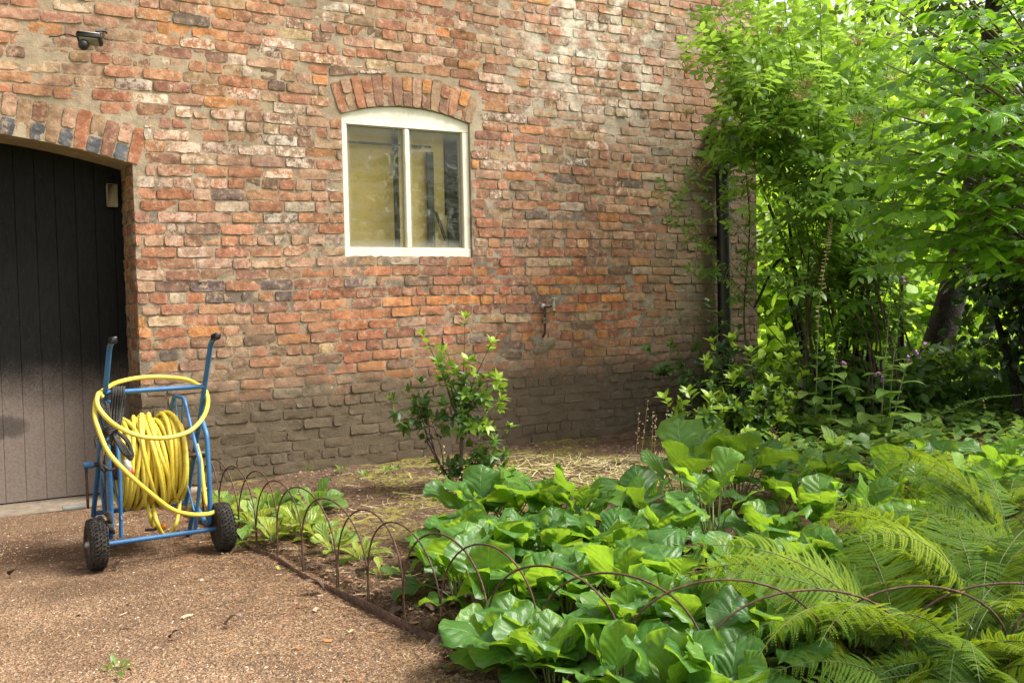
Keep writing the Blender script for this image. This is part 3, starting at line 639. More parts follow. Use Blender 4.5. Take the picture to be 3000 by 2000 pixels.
# gravel chips: denser near the camera
X, Y = ptsin(90000, -3.6, 1.2, 2.6, 6.2); Y = 2.5+(Y-2.6)**1.15*.86
k_ = (sdist(X, Y) < -.02) & (rng.random(len(X)) < np.clip(.55+1.6*vnoise(X, Y, 1.3, 9)-.5*np.clip((Y-4)/1.3, 0, 1), .08, 1)); X, Y = X[k_], Y[k_]
n = len(X); sz = np.abs(rng.normal(.0019, .0011, n))+.0010; sz[rng.random(n) < .012] *= 2.6
tag(mk('gravel_chips', pebbles(n, X, Y, hgrav(X, Y)+.0005, sz, pick([(.46, .35, .25), (.38, .27, .18), (.31, .21, .135), (.24, .165, .11), (.52, .42, .32), (.14, .09, .055), (.33, .19, .10)], n)), M_PEB, smooth=False), 'pale fine gravel chips strewn over the yard', None, None, 'stuff')
X, Y = ptsin(110000, -3.6, 1.3, 2.8, 6.6); d = sdist(X, Y); k_ = (rng.random(len(X)) < np.clip(.95-np.abs(d+.12)*1.3+.5*vnoise(X, Y, 3, 21), .10, 1)); X, Y, d = X[k_], Y[k_], d[k_]
n = len(X); Z = np.maximum(hgrav(X, Y), hsoil(X, Y))
tag(mk('needle_litter', slivers(n, X, Y, Z+.001, rng.uniform(.012, .05, n), rng.uniform(.0009, .0022, n), pick([(.26, .115, .05), (.30, .15, .065), (.18, .09, .05), (.38, .26, .14), (.10, .06, .035), (.08, .05, .03)], n), .8, .008), M_LIT, smooth=False), 'rust coloured needles and twigs scattered along the bed edge', None, None, 'stuff')
X, Y = ptsin(26000, -1.6, 3.4, 3.2, 8.2); k_ = sdist(X, Y) > .03; X, Y = X[k_], Y[k_]; n = len(X)
tag(mk('soil_crumbs', pebbles(n, X, Y, hsoil(X, Y), np.abs(rng.normal(.004, .004, n))+.002, pick([(.05, .035, .025), (.09, .06, .04), (.16, .11, .07), (.28, .2, .13)], n)), M_PEB, smooth=False), 'dark crumbs of soil and grit in the bed', None, None, 'stuff')
X, Y = ptsin(60000, -2.6, 1.3, 3.0, 6.4); d = sdist(X, Y); k_ = (d < .12) & (d > -.5) & (rng.random(len(X)) < .75*np.exp(-np.abs(d)/.12)*(1+1.5*vnoise(X, Y, 4, 31))); X, Y = X[k_], Y[k_]; n = len(X)
tag(mk('spilled_soil', pebbles(n, X, Y, np.maximum(hgrav(X, Y), hsoil(X, Y))+.001, np.abs(rng.normal(.0035, .003, n))+.0015, pick([(.05, .035, .025), (.09, .06, .04), (.14, .09, .06), (.26, .17, .10)], n)), M_PEB, smooth=False), 'dark soil crumbs spilled over both sides of the edging strip', None, None, 'stuff')
X, Y = ptsin(1500, -3.0, 1.3, 3.0, 6.0); d = sdist(X, Y); k_ = (d < .3) & (rng.random(len(X)) < .06+.6*np.exp(-np.abs(d)/.2)); X, Y = X[k_], Y[k_]; n = len(X)
tag(mk('leaf_scraps', slivers(n, X, Y, np.maximum(hgrav(X, Y), hsoil(X, Y))+.003, rng.uniform(.015, .045, n), rng.uniform(.006, .016, n), pick([(.22, .14, .08), (.12, .075, .045), (.34, .25, .16), (.30, .14, .05)], n), .8, .006), M_LIT, smooth=False), 'scraps of dry leaf and bark along the edge of the gravel', None, None, 'stuff')
# straw and cut grass on the mossy patch
n = 1300; px = rng.normal(1800, 240, n); py = 1345+np.abs(rng.normal(45, 55, n)); P = A([G(a_, c_, .07) for a_, c_ in zip(px, py)]); X, Y = P[:, 0], P[:, 1]
k_ = (Y < 8.0+X*.62-.15); X, Y = X[k_], Y[k_]; n = len(X)
tag(mk('cut_straw', slivers(n, X, Y, hsoil(X, Y)+.006, rng.uniform(.05, .26, n), rng.uniform(.002, .005, n), pick([(.50, .42, .22), (.42, .33, .17), (.36, .38, .10), (.56, .50, .32)], n), .5, .02), M_LIT, smooth=False), 'pale cut straw lying on the mossy ground behind the leafy plants', None, None, 'stuff')
X, Y = ptsin(900, -1.2, 1.6, 3.8, 7.2); k_ = (sdist(X, Y) > 0) & (Y < 8.0+X*.62-.1); X, Y = X[k_], Y[k_]; n = len(X)
tag(mk('bed_straw', slivers(n, X, Y, hsoil(X, Y)+.004, rng.uniform(.03, .16, n), rng.uniform(.0015, .003, n), pick([(.45, .34, .18), (.55, .45, .26), (.30, .18, .09)], n), .6, .02), M_LIT, smooth=False), 'thin dry stalks lying on the bare soil', None, None, 'stuff')

# ------------------------------------------------------------------ leaves
def leafgrid(nu, nv, wf_, L=1., wd=.5, fold=.15, bend=.4, wave=0., wk=5., ph=0., cup=0.):
    """blade along +Y, normal +Z, returns V,F,lv"""
    x = np.linspace(-1, 1, nu); t = np.linspace(0, 1, nv); X, T = np.meshgrid(x, t); w_ = wf_(T)
    # curved midrib by bend angle
    ang = -bend*T; yy = np.concatenate([[0], np.cumsum(np.cos(-bend*(t[1:]+t[:-1])/2)*np.diff(t))]); zz = np.concatenate([[0], np.cumsum(np.sin(-bend*(t[1:]+t[:-1])/2)*np.diff(t))])
    Yp = np.broadcast_to(yy[:, None], X.shape)*L; Zp = np.broadcast_to(zz[:, None], X.shape)*L
    half = w_*wd*L; up = fold*np.abs(X)*half+cup*(X**2)*half+wave*L*np.sin(wk*T*2*pi/2+ph+np.sign(X)*1.3)*np.abs(X)**2.2
    V = np.stack([X*half, Yp-np.sin(ang)*up*-1*0-np.sin(-ang)*up*0, Zp+up], -1)
    # push the raised edge along the local normal
    V[..., 1] = Yp+up*np.sin(bend*T); V[..., 2] = Zp+up*np.cos(bend*T)
    i = np.arange(nu-1)[None]; j = np.arange(nv-1)[:, None]*nu
    F = np.stack([j+i, j+i+1, j+nu+i+1, j+nu+i], -1).reshape(-1, 4)
    lv = np.stack([X, T, 0*X], -1).reshape(-1, 3); return V.reshape(-1, 3), F, lv
W_OV = lambda t: np.sin(pi*np.clip(t, 0, 1)**.85)**.8+.02
W_LA = lambda t: np.sin(pi*np.clip(t, 0, 1)**.9)**1.1*(1)+.02
W_OB = lambda t: np.clip(.12+t*1.25, 0, 1)**.9*np.sqrt(np.clip(1-np.clip((t-.5)/.5, 0, 1)**2.6, 0, 1))+.015
W_SP = lambda t: np.clip(.10+t**1.4*1.3, 0, 1)*np.sqrt(np.clip(1-np.clip((t-.55)/.45, 0, 1)**2, 0, 1))+.015
def frames(D, Nn):                                       # arrays of directions and rough normals -> (n,3,3) with columns side, dir, normal
    D = D/np.linalg.norm(D, axis=-1, keepdims=True); S = np.cross(D, Nn); S /= np.linalg.norm(S, axis=-1, keepdims=True)+1e-9
    N2 = np.cross(S, D); return np.stack([S, D, N2], -1)
def scatter(b, tpl, M, P, sc, tint):
    V, F, lv = tpl; n = len(P); k = len(V)
    W_ = np.einsum('nij,kj->nki', M, V)*np.asarray(sc).reshape(-1, 1, 1)+P[:, None]
    FF = (np.asarray(F)[None]+np.arange(n)[:, None, None]*k).reshape(-1, F.shape[1])
    b.add(W_.reshape(-1, 3), FF, np.repeat(np.broadcast_to(tint, (n,)), k), np.tile(lv, (n, 1)))
def combine(parts):
    V, F, L = [], [], []; o = 0
    for v, f, l in parts: V.append(v); F.append(f+o); L.append(l); o += len(v)
    return np.concatenate(V), np.concatenate(F), np.concatenate(L)
def pinnate(npairs=2, L=1.):                             # compound leaf, unit length
    parts = []; base = leafgrid(3, 5, W_LA, 1, .22, .2, .5)
    def put(p, d, s, nz=(0, 0, 1.)):
        M = frames(A([d], float), A([nz], float))[0]; v = base[0]@M.T*s+A(p); parts.append((v, base[1], base[2]))
    for i in range(npairs):
        t = .35+.32*i
        for sx_ in (-1, 1): put((0, t, -.04*t), (sx_*.85, .45, -.12), .42-.03*i, (sx_*-.15, 0, 1))
    put((0, .35+.32*(npairs-1)+.05, -.05), (0, 1, -.2), .5)
    r = .012; parts.append((A([(-r, 0, 0), (r, 0, 0), (r, .8, -.04), (-r, .8, -.04)]), A([[0, 1, 2, 3]]), A([(0, 0, 0)]*4)))
    return combine(parts)
T_PIN = [pinnate(2), pinnate(3)]
T_OV = leafgrid(3, 5, W_OV, 1, .26, .22, .5); T_NAR = leafgrid(3, 5, W_LA, 1, .17, .25, .5)
T_BIG = leafgrid(5, 6, W_OV, 1, .27, .12, .55, .012, 5)
T_RND = leafgrid(4, 5, W_OV, 1, .42, .1, .3)

def rnd(n, s=1.): return rng.normal(0, s, (n, 3))
class Woody:
    """collects branches and leaf placements"""
    def __init__(s): s.w = Buf(); s.P = []; s.D = []; s.N = []; s.S = []; s.T = []
    def leaf(s, p, d, n_, sc, t): s.P.append(p); s.D.append(d); s.N.append(n_); s.S.append(sc); s.T.append(t)
    def emit(s, b, tpls):
        P, D, N_, S, T = map(np.asarray, (s.P, s.D, s.N, s.S, s.T)); M = frames(D, N_); k = rng.integers(0, len(tpls), len(P))
        for i, t in enumerate(tpls):
            m_ = k == i
            if m_.any(): scatter(b, t, M[m_], P[m_], S[m_], T[m_])
def twig(wd, p, d, L, nl, lsize, tint, r=.002, whorl=0, flat=False, droop=.35, jit=.35, opp=False):
    d = unit(d); n_ = 5; pts = [p+d*L*t+A([0, 0, -1])*droop*L*t*t*.5 for t in np.linspace(0, 1, n_)]
    tube(wd.w, pts, np.linspace(r, r*.4, n_), 4, caps=False)
    side0 = unit(np.cross(d, A([0, 0, 1.])+rng.normal(0, .15, 3)))
    for i in range(nl):
        t = (i+.6)/nl; p_ = p+d*L*t+A([0, 0, -1])*droop*L*t*t*.5; d2 = unit(d-A([0, 0, 1])*droop*t)
        for sg in ((1, -1) if opp else ((1,) if i % 2 else (-1,))):
            if flat: sd_ = side0*sg+rng.normal(0, .12, 3)
            else: sd_ = unit(rng.normal(0, 1, 3)*jit+side0*sg*.8+A([0, 0, .15]))
            dd = unit(sd_*.8+d2*.6+A([0, 0, -.12])); nn = A([0, 0, 1.])+rng.normal(0, .3, 3)
            wd.leaf(p_, dd, nn, lsize*rng.uniform(.7, 1.1), tint+rng.normal(0, .12))
    for k in range(whorl):
        a_ = 2*pi*k/max(1, whorl)+rng.uniform(0, .5); sd_ = side0*cos(a_)+np.cross(side0, d)*sin(a_)
        dd = unit(sd_*.75+d*.8+A([0, 0, .25])); wd.leaf(pts[-1], dd, unit(d+A([0, 0, .6])-sd_*.3), lsize*rng.uniform(.7, 1.05), tint+.15+rng.normal(0, .1))
def shrub(name, label, cat, base, tips, mat, wmat, lsize=.06, r0_=.012, ntw=8, tl=.14, nl=5, tpl=None, whorl=5, group=None, tipbright=.3, t0=.3, opp=False, flat=False, tint=.4, droop=.3, fork=None, spread=0., tleft=0):
    base = A(base, float); th = thing(name, label, cat, base, group); wd = Woody()
    if fork is not None: tube(wd.w, curve([base, (base+fork)/2+rng.normal(0, .008, 3), fork], 10), np.linspace(r0_*1.6, r0_, 11), 8, caps=False)
    root = base
    for tp_ in tips:
        tp_ = A(tp_, float)
        base = root+rng.normal(0, 1, 3)*A([spread, spread*.5, 0]) if fork is None else A(fork)*rng.uniform(.75, 1)+0
        if fork is not None: k_ = rng.uniform(.45, 1.); base = root*(1-k_)+fork*k_
        v = tp_-base; L = np.linalg.norm(v); midp = base+v*.5+A([0, 0, 1])*L*.07+rng.normal(0, .03*L, 3)
        P = curve([base+rng.normal(0, .01, 3)*A([1, 1, 0]), base+v*.25+rng.normal(0, .02*L, 3)+A([0, 0, .06*L]), midp, tp_], 18); n_ = len(P)
        tube(wd.w, P, np.linspace(r0_, r0_*.2, n_), 6, caps=False)
        t0_ = .84 if (tleft and tp_[0] < tleft) else t0
        for k in range(ntw):
            t = t0_+(1-t0_)*(k+rng.random())/ntw; i = min(n_-2, int(t*(n_-1))); p = P[i]; d = unit(P[i+1]-P[i])
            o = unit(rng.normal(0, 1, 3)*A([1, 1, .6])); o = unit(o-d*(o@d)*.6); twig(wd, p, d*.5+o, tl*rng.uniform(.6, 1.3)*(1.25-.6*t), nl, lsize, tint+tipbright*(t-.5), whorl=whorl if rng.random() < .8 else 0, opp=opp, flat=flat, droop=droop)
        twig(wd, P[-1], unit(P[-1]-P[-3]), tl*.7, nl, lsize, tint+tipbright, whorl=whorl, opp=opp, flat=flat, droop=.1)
    mk('stems', wd.w, wmat, th); b = Buf(); wd.emit(b, tpl or [T_OV]); mk('foliage', b, mat, th); return th

M_BARK = m_simple('grey_brown_bark', (.11, .08, .055), .9, var=.3, sc=25, bump=.8, bd=.01)
M_DBARK = m_simple('dark_damp_bark', (.035, .026, .02), .9, var=.3, sc=12, bump=.9, bd=.02)
M_STEM = m_simple('green_brown_stem', (.15, .11, .05), .7, var=.2, sc=30)
M_GSTEM = m_simple('green_stem', (.20, .27, .08), .6, var=.15, sc=30)
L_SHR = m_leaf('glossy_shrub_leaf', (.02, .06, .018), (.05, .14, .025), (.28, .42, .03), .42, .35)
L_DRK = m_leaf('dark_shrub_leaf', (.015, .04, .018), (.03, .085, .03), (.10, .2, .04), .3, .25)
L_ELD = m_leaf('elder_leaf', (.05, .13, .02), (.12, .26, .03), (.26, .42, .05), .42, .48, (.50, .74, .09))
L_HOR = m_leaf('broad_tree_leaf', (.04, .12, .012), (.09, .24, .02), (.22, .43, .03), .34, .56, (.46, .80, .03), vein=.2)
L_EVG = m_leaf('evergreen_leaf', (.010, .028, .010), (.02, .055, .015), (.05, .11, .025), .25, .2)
L_BG = m_leaf('sunlit_far_leaf', (.14, .28, .02), (.26, .44, .03), (.42, .60, .05), .5, .6, (.65, .88, .07))  # extra sunlight is painted into these brighter leaf greens
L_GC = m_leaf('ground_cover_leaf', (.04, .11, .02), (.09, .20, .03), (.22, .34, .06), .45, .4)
L_BER = m_leaf('elephant_ear_leaf', (.028, .095, .026), (.06, .175, .03), (.17, .33, .035), .42, .44, (.60, .90, .03), vein=.5, blot=.25, spec=.55)
L_FERN = m_leaf('fern_frond', (.026, .075, .012), (.085, .175, .018), (.28, .36, .02), .7, .42, (.46, .60, .02), spec=.2)
L_PRI = m_leaf('primrose_leaf', (.05, .14, .025), (.16, .28, .04), (.38, .42, .06), .45, .4, (.6, .65, .1), vein=.4, blot=.5)
L_FOX = m_leaf('foxglove_leaf', (.08, .18, .04), (.18, .32, .06), (.36, .46, .12), .55, .45, vein=.3, blot=.25)

def gz(x, y): return float(hsoil(A([x]), A([y]))[0])
def GP(px, py):
    z = .05
    for _ in range(3):
        p = G(px, py, z); z = gz(p[0], p[1])
    return A([p[0], p[1], z])

# ------------------------------------------------------------------ hose cart
CL = G(285, 1668); CR = G(655, 1612); ca = unit(CR-CL); cb = A([-ca[1], ca[0], 0]); CZ = A([0, 0, 1.])
def CC(u, v, z): return CL+ca*u+cb*v+CZ*z
def PV(px, py, v):                                       # pixel onto the cart plane at depth v
    d = ray(px, py); t = ((CL+cb*v-CAM)@cb)/(d@cb); return CAM+d*t
q = N('blue_tube_paint'); n1 = q.noise(45, 6, .75); c = q.mix(q.map(q.noise(9, 3), .35, .65), (.022, .11, .27), (.03, .14, .32))
c = q.mix(q.map(n1, .60, .70, 0, .85), c, (.07, .05, .04)); c = q.mix(q.map(q.noise(200, 2), .66, .74, 0, .5), c, (.35, .42, .48))
M_BLUE = q.fin(q.pbr(c, q.map(n1, .4, .7, .38, .7), 0, q.bump(n1, .2, .002), .5))
q = N('yellow_hose'); n1 = q.noise(30, 6, .75); c = q.mix(q.map(q.noise(7, 3), .35, .65), (.58, .44, .04), (.64, .53, .08))
c = q.mix(q.map(n1, .5, .72, 0, .6), c, (.36, .27, .05)); c = q.mix(q.map(q.noise(90, 4, .8), .68, .74, 0, .85), c, (.06, .045, .02))
M_HOSE = q.fin(q.pbr(c, .42, 0, q.bump(n1, .15, .002), .45))
q = N('black_rubber'); n1 = q.noise(60, 5); c = q.mix(q.map(n1, .4, .7), (.022, .021, .02), (.07, .058, .048)); M_RUB = q.fin(q.pbr(c, .85, 0, q.bump(n1, .4, .002), .25))
M_ROPE = m_simple('black_rope', (.035, .033, .030), .7, var=.25, sc=90, bump=.4, bd=.001)
M_RUST = m_simple('rusty_steel', (.10, .052, .034), .75, metal=.2, var=.25, sc=40, bump=.5, bd=.002, dirt=(.20, .10, .055))
M_RIM = m_simple('rusty_wheel_rim', (.16, .065, .04), .8, var=.3, sc=40, bump=.4, dirt=(.08, .05, .04))
M_GREYP = m_simple('grey_plastic', (.42, .44, .42), .45, var=.06, sc=20, dirt=(.3, .3, .26)); M_RED = m_simple('red_plastic', (.45, .05, .04), .4, var=.1); M_ORG = m_simple('orange_plastic', (.85, .28, .03), .4, var=.1)
cart = thing('hose_cart', 'blue tubular hose cart on two black pneumatic wheels in front of the door', 'hose cart', CL)
UL, UR = .075, .555
b = Buf()
for u in (UL, UR):                                       # rear-leaning handle tubes down to the rear feet
    tube(b, bendy([CC(u+.0, -.165, 1.10), CC(u, -.10, 1.075), CC(u, .02, .88), CC(u, .16, .64), CC(u, .46, .20), CC(u, .475, .17)], .035), .0128, 12)
mk('handle_frame', b, M_BLUE, cart)
for u in (UL, UR):
    b = Buf(); box(b, CC(u, -.185, 1.107), cb*.035+CZ*-.004, ca*.016, CZ*.016, .007); mk('handle_grip', b, M_PLB, cart)
b = Buf()
for u, sg in ((UL, -1), (UR, 1)):
    tube(b, bendy([CC(u, .13, .69), CC(u, .03, .60), CC(u, .01, .36), CC(u, .02, .145), CC(u, .10, .13), CC(u, .30, .20), CC(u, .44, .012)], .03), .0128, 12)
mk('side_leg', b, M_BLUE, cart)
b = Buf(); tube(b, [CC(UL, .035, .848), CC(UR, .035, .848)], .012, 12); mk('upper_crossbar', b, M_BLUE, cart)
b = Buf(); tube(b, [CC(.035, .0, .118), CC(.575, 0, .118)], .012, 12); mk('axle_bar', b, M_BLUE, cart)
b = Buf(); tube(b, [CC(UL, .47, .185), CC(UR, .47, .185)], .0125, 12); mk('rear_crossbar', b, M_BLUE, cart)
for u in (.125, .475):                                   # six-sided drum supports
    b = Buf()
    hexp = [CC(u, .01, .125), CC(u, -.10, .37), CC(u, -.11, .50), CC(u, .02, .64), CC(u, .13, .785), CC(u, .33, .785), CC(u, .50, .62), CC(u, .56, .45), CC(u, .47, .20)]
    if u < .2: hexp = [CC(u, .05, .13), CC(u, .03, .36), CC(u, .03, .47), CC(u, .07, .60), CC(u, .15, .785), CC(u, .35, .785), CC(u, .52, .62), CC(u, .54, .42), CC(u, .44, .19)]
    tube(b, bendy(hexp, .03), .0095, 10); tube(b, [CC(u, .16, .78), CC(u, .24, .48)], .0045, 8); tube(b, [CC(u, .31, .78), CC(u, .25, .48)], .0045, 8)
    tube(b, [CC(u, .25, .47), CC(u, .48, .26)], .005, 8); tube(b, [CC(u, .25, .47), CC(u, .02, .22)], .005, 8)
    mk('drum_support', b, M_BLUE, cart)
b = Buf(); tube(b, [CC(.0, .25, .472), CC(.61, .25, .472)], .012, 12); lathe(b, CC(.13, .25, .472), ca, [(0, .012), (0, .09), (.33, .09), (.33, .012)], 20); mk('drum', b, M_RUST, cart)
b = Buf(); tube(b, [CC(.565, .25, .472), CC(.625, .25, .472)], .021, 14); mk('axle_end', b, M_PLB, cart)
b = Buf(); tube(b, [CC(.045, .25, .472), CC(-.002, .25, .472)], .017, 14); mk('crank_hub', b, M_BLUE, cart)
ck = Buf(); tube(ck, [CC(.01, .25, .472), CC(.012, .25, .255)], .0075, 8); ck = mk('crank', ck, M_RUST, cart)
b = Buf(); tube(b, [CC(.0, .25, .268), CC(-.105, .25, .268)], .013, 14); mk('crank_handle', b, M_GREYP, ck)
def wheel(u, sg, lean):
    c_ = CC(u, 0, .125); ax_ = unit(ca+CZ*lean)
    b = Buf(); lathe(b, c_, ax_*sg, [(-.033, .055), (-.040, .062), (-.043, .085), (-.040, .104), (-.032, .117), (-.016, .1225), (.0, .1235), (.016, .1225), (.032, .117), (.040, .104), (.043, .085), (.040, .062), (.033, .055)], 44)
    n1_ = unit(np.cross(ax_, CZ)); n2_ = np.cross(ax_, n1_)
    for k in range(40):
        for j, off in enumerate((-.030, -.016, 0, .016, .030)):
            t = 2*pi*(k+.5*(j % 2))/40; rad = n1_*cos(t)+n2_*sin(t); tn_ = -n1_*sin(t)+n2_*cos(t); rr = .1238-abs(off)**2*7.5
            rd = unit(rad+ax_*off*10); tg = unit(tn_+ax_*(.6 if j % 2 else -.6)); box(b, c_+ax_*off+rad*rr, tg*.0066, rd*.0026, np.cross(tg, rd)*.0062, .001)
    w_ = mk('wheel', b, M_RUB, cart)
    b = Buf(); lathe(b, c_, ax_*sg, [(.030, .060), (.036, .058), (.026, .050), (.018, .030), (.03, .022), (.034, .020), (.034, 0)], 24); lathe(b, c_, -ax_*sg, [(.030, .060), (.036, .058), (.02, .045), (.02, 0)], 24); mk('rim', b, M_RIM, w_)
    b = Buf(); lathe(b, c_+ax_*sg*.034, ax_*sg, [(0, .017), (.012, .016), (.018, .010), (.018, 0)], 14); mk('hub_cap', b, M_LEAD, w_)
wheel(0, -1, -.02); wheel(.612, 1, .05)
for u in (UL, UR):
    b = Buf(); lathe(b, CC(u, .445, .0), CZ, [(0, 0), (0, .017), (.03, .017), (.034, .013)], 12); mk('rubber_foot', b, M_PLB, cart)

# hose
HR = .0108
hose = thing('garden_hose', 'yellow garden hose wound on the cart drum with two big loose loops', 'hose', CC(.3, .25, .2))
b = Buf()
def wind(nt, r_, ua, ub, jit, tl_):
    pts = []; nt_ = int(nt*26)
    ph = rng.uniform(0, 6, 6)
    for i in range(nt_):
        th_ = 2*pi*i/26; k = i/nt_; cyc = i/26
        u = ua+(ub-ua)*k+tl_*sin(th_+ph[0]+cyc*.35)*sin(cyc*.9+ph[1]); r = r_+jit*sin(cyc*2.1+ph[2])+jit*.6*sin(cyc*5.3+ph[3])+.006*sin(th_*1+ph[4]+cyc*1.3)
        pts.append(CC(min(.452, max(.147, u)), .25+r*cos(th_)*.97, .472+r*sin(th_)-.008))
    tube(b, pts, HR, 8)
wind(15, .165, .15, .45, .006, .006); wind(15, .190, .45, .15, .008, .012); wind(14, .212, .15, .45, .009, .018); wind(9, .228, .45, .20, .010, .05); wind(4, .236, .18, .42, .008, .09)
mk('coil', b, M_HOSE, hose)
b = Buf(); tube(b, curve([PV(300, 1162, -.02), PV(289, 1152, -.03), PV(284, 1178, -.06), PV(298, 1207, -.10), PV(335, 1243, -.15), PV(392, 1272, -.19), PV(450, 1283, -.2), PV(512, 1278, -.19), PV(562, 1258, -.15), PV(596, 1220, -.08), PV(609, 1180, 0.03), PV(602, 1145, .12), PV(576, 1125, .22), PV(540, 1110, .28), PV(480, 1104, .30), PV(410, 1106, .28), PV(350, 1118, .2), PV(315, 1135, .1), PV(286, 1160, .0), PV(277, 1205, -.06), PV(286, 1250, -.11), PV(317, 1323, -.16), PV(373, 1385, -.19), PV(455, 1456, -.18), PV(506, 1492, -.15), PV(560, 1506, -.10), PV(608, 1505, -.045), PV(630, 1497, -.01), PV(628, 1488, .04), PV(606, 1478, .07), PV(597, 1430, .10), PV(588, 1350, .14), PV(575, 1300, .16)], 300), HR*1.03, 10)
mk('loose_loop', b, M_HOSE, hose)
b = Buf(); tube(b, curve([PV(430, 1450, .2), PV(434, 1485, .14), PV(441, 1515, .11), PV(448, 1540, .14)], 30), HR, 8); tube(b, curve([PV(448, 1450, .2), PV(451, 1492, .13), PV(460, 1530, .07), PV(474, 1560, .10), PV(490, 1572, .13), PV(503, 1556, .12), PV(517, 1530, .10), PV(524, 1495, .15), PV(526, 1465, .2)], 60), HR, 8)
mk('hanging_loop', b, M_HOSE, hose)
cn = Buf(); d_ = unit(PV(381, 1385, -.06)-PV(368, 1340, -.06)); lathe(cn, PV(368, 1345, -.06), d_, [(0, 0), (0, .012), (.012, .013), (.02, .018), (.045, .019), (.05, .015)], 16); cn = mk('connector', cn, M_GREYP, hose)
b = Buf(); lathe(b, PV(368, 1345, -.06)+d_*.05, d_, [(0, .016), (.004, .019), (.03, .021), (.032, .012), (.03, 0)], 16); mk('collar', b, M_RED, cn)
oc = thing('hose_connector', 'orange plastic hose connector lying on the gravel under the cart', 'connector', PV(472, 1543, .2))
b = Buf(); lathe(b, PV(466, 1543, .2), ca, [(0, 0), (0, .010), (.012, .010), (.014, .016), (.034, .016), (.036, .010), (.036, 0)], 14); mk('body', b, M_ORG, oc)
b = Buf(); tube(b, curve([PV(466, 1543, .2), PV(450, 1550, .2), PV(425, 1552, .2)]), .008, 8); mk('black_tail', b, M_PLB, oc)

# rope
rope = thing('rope', 'black twisted rope hank knotted and hanging on the left of the hose cart', 'rope', PV(330, 1250, 0))
def strand(b, pts, r=.006, n=120):
    P = curve(pts, n); T = np.gradient(P, axis=0); T /= np.linalg.norm(T, axis=1)[:, None]; ref = A([.3, .9, .1]); S1 = np.cross(T, ref); S1 /= np.linalg.norm(S1, axis=1)[:, None]; S2 = np.cross(T, S1)
    ln = np.concatenate([[0], np.cumsum(np.linalg.norm(np.diff(P, axis=0), axis=1))])
    m_ = max(len(P), int(ln[-1]/.004)); l2 = np.linspace(0, ln[-1], m_)
    I = lambda Q: np.stack([np.interp(l2, ln, Q[:, i]) for i in range(3)], -1)
    P, S1, S2 = I(P), I(S1), I(S2)
    for k in range(3):
        a_ = l2*2*pi/.032+k*2*pi/3; tube(b, P+r*.55*(np.cos(a_)[:, None]*S1+np.sin(a_)[:, None]*S2), r*.62, 5)
b = Buf()
for k in range(5):                                       # loops slung over the crossbar
    x = 331+k*7.5; dx = rng.normal(0, 2); yb = 1245+rng.uniform(-10, 25)
    strand(b, [PV(x-8+dx, yb, .0), PV(x-4+dx, 1200, .02), PV(x, 1150, .0), PV(x+3, 1134, .03), PV(x+5, 1150, .07), PV(x+3+dx, 1205, .06), PV(x-6+dx, yb+10, .03)])
for k in range(6):
    x = 292+k*5; strand(b, [PV(x-2, 1178+rng.uniform(-4, 8), -.02), PV(x+4, 1215, -.03), PV(x+12, 1250, -.03), PV(325+k, 1280, -.03), PV(312+k*2, 1300, -.03)])
mk('upper_hank', b, M_ROPE, rope); b = Buf()
for k in range(4): strand(b, [PV(298+k*4, 1262+k*6, -.05), PV(318, 1250+k*7, -.07), PV(338-k, 1240+k*6, -.06), PV(352, 1232+k*8, -.03)])
mk('knot', b, M_ROPE, rope); b = Buf()
for k in range(5):
    e = rng.normal(0, 3); strand(b, [PV(330, 1270, -.03), PV(345+k*4, 1300, -.06), PV(362+k*5+e, 1330, -.07), PV(382+e, 1345-k*3, -.06), PV(386+e, 1325, -.05), PV(368+k*2, 1290, -.04), PV(340, 1262, -.03)])
for k in range(4):
    e = rng.normal(0, 3); strand(b, [PV(306, 1290, -.03), PV(294+e, 1330, -.05), PV(296+e, 1368, -.06), PV(308+e, 1378, -.05), PV(312+e, 1345, -.04), PV(312, 1300, -.03)])
for k in range(5): strand(b, [PV(300, 1268, -.03), PV(288-k, 1272+k*4, -.04), PV(278+k, 1290+k*5, -.05)])
strand(b, [PV(300, 1362, -.06), PV(318, 1374, -.06), PV(340, 1372, -.07), PV(352, 1362, -.08)])
mk('lower_hank', b, M_ROPE, rope); b = Buf()
strand(b, [PV(308, 1330, -.05), PV(309, 1400, -.04), PV(312, 1460, -.04), PV(313, 1510, -.03)])
for k in range(4): strand(b, [PV(305+k*2, 1505, -.05), PV(318, 1500+k*6, -.06), PV(326, 1520+k*3, -.05), PV(312+k*3, 1528, -.04), PV(322+k*2, 1545, -.06), PV(327+k*3, 1562, -.05)])
mk('tail', b, M_ROPE, rope)

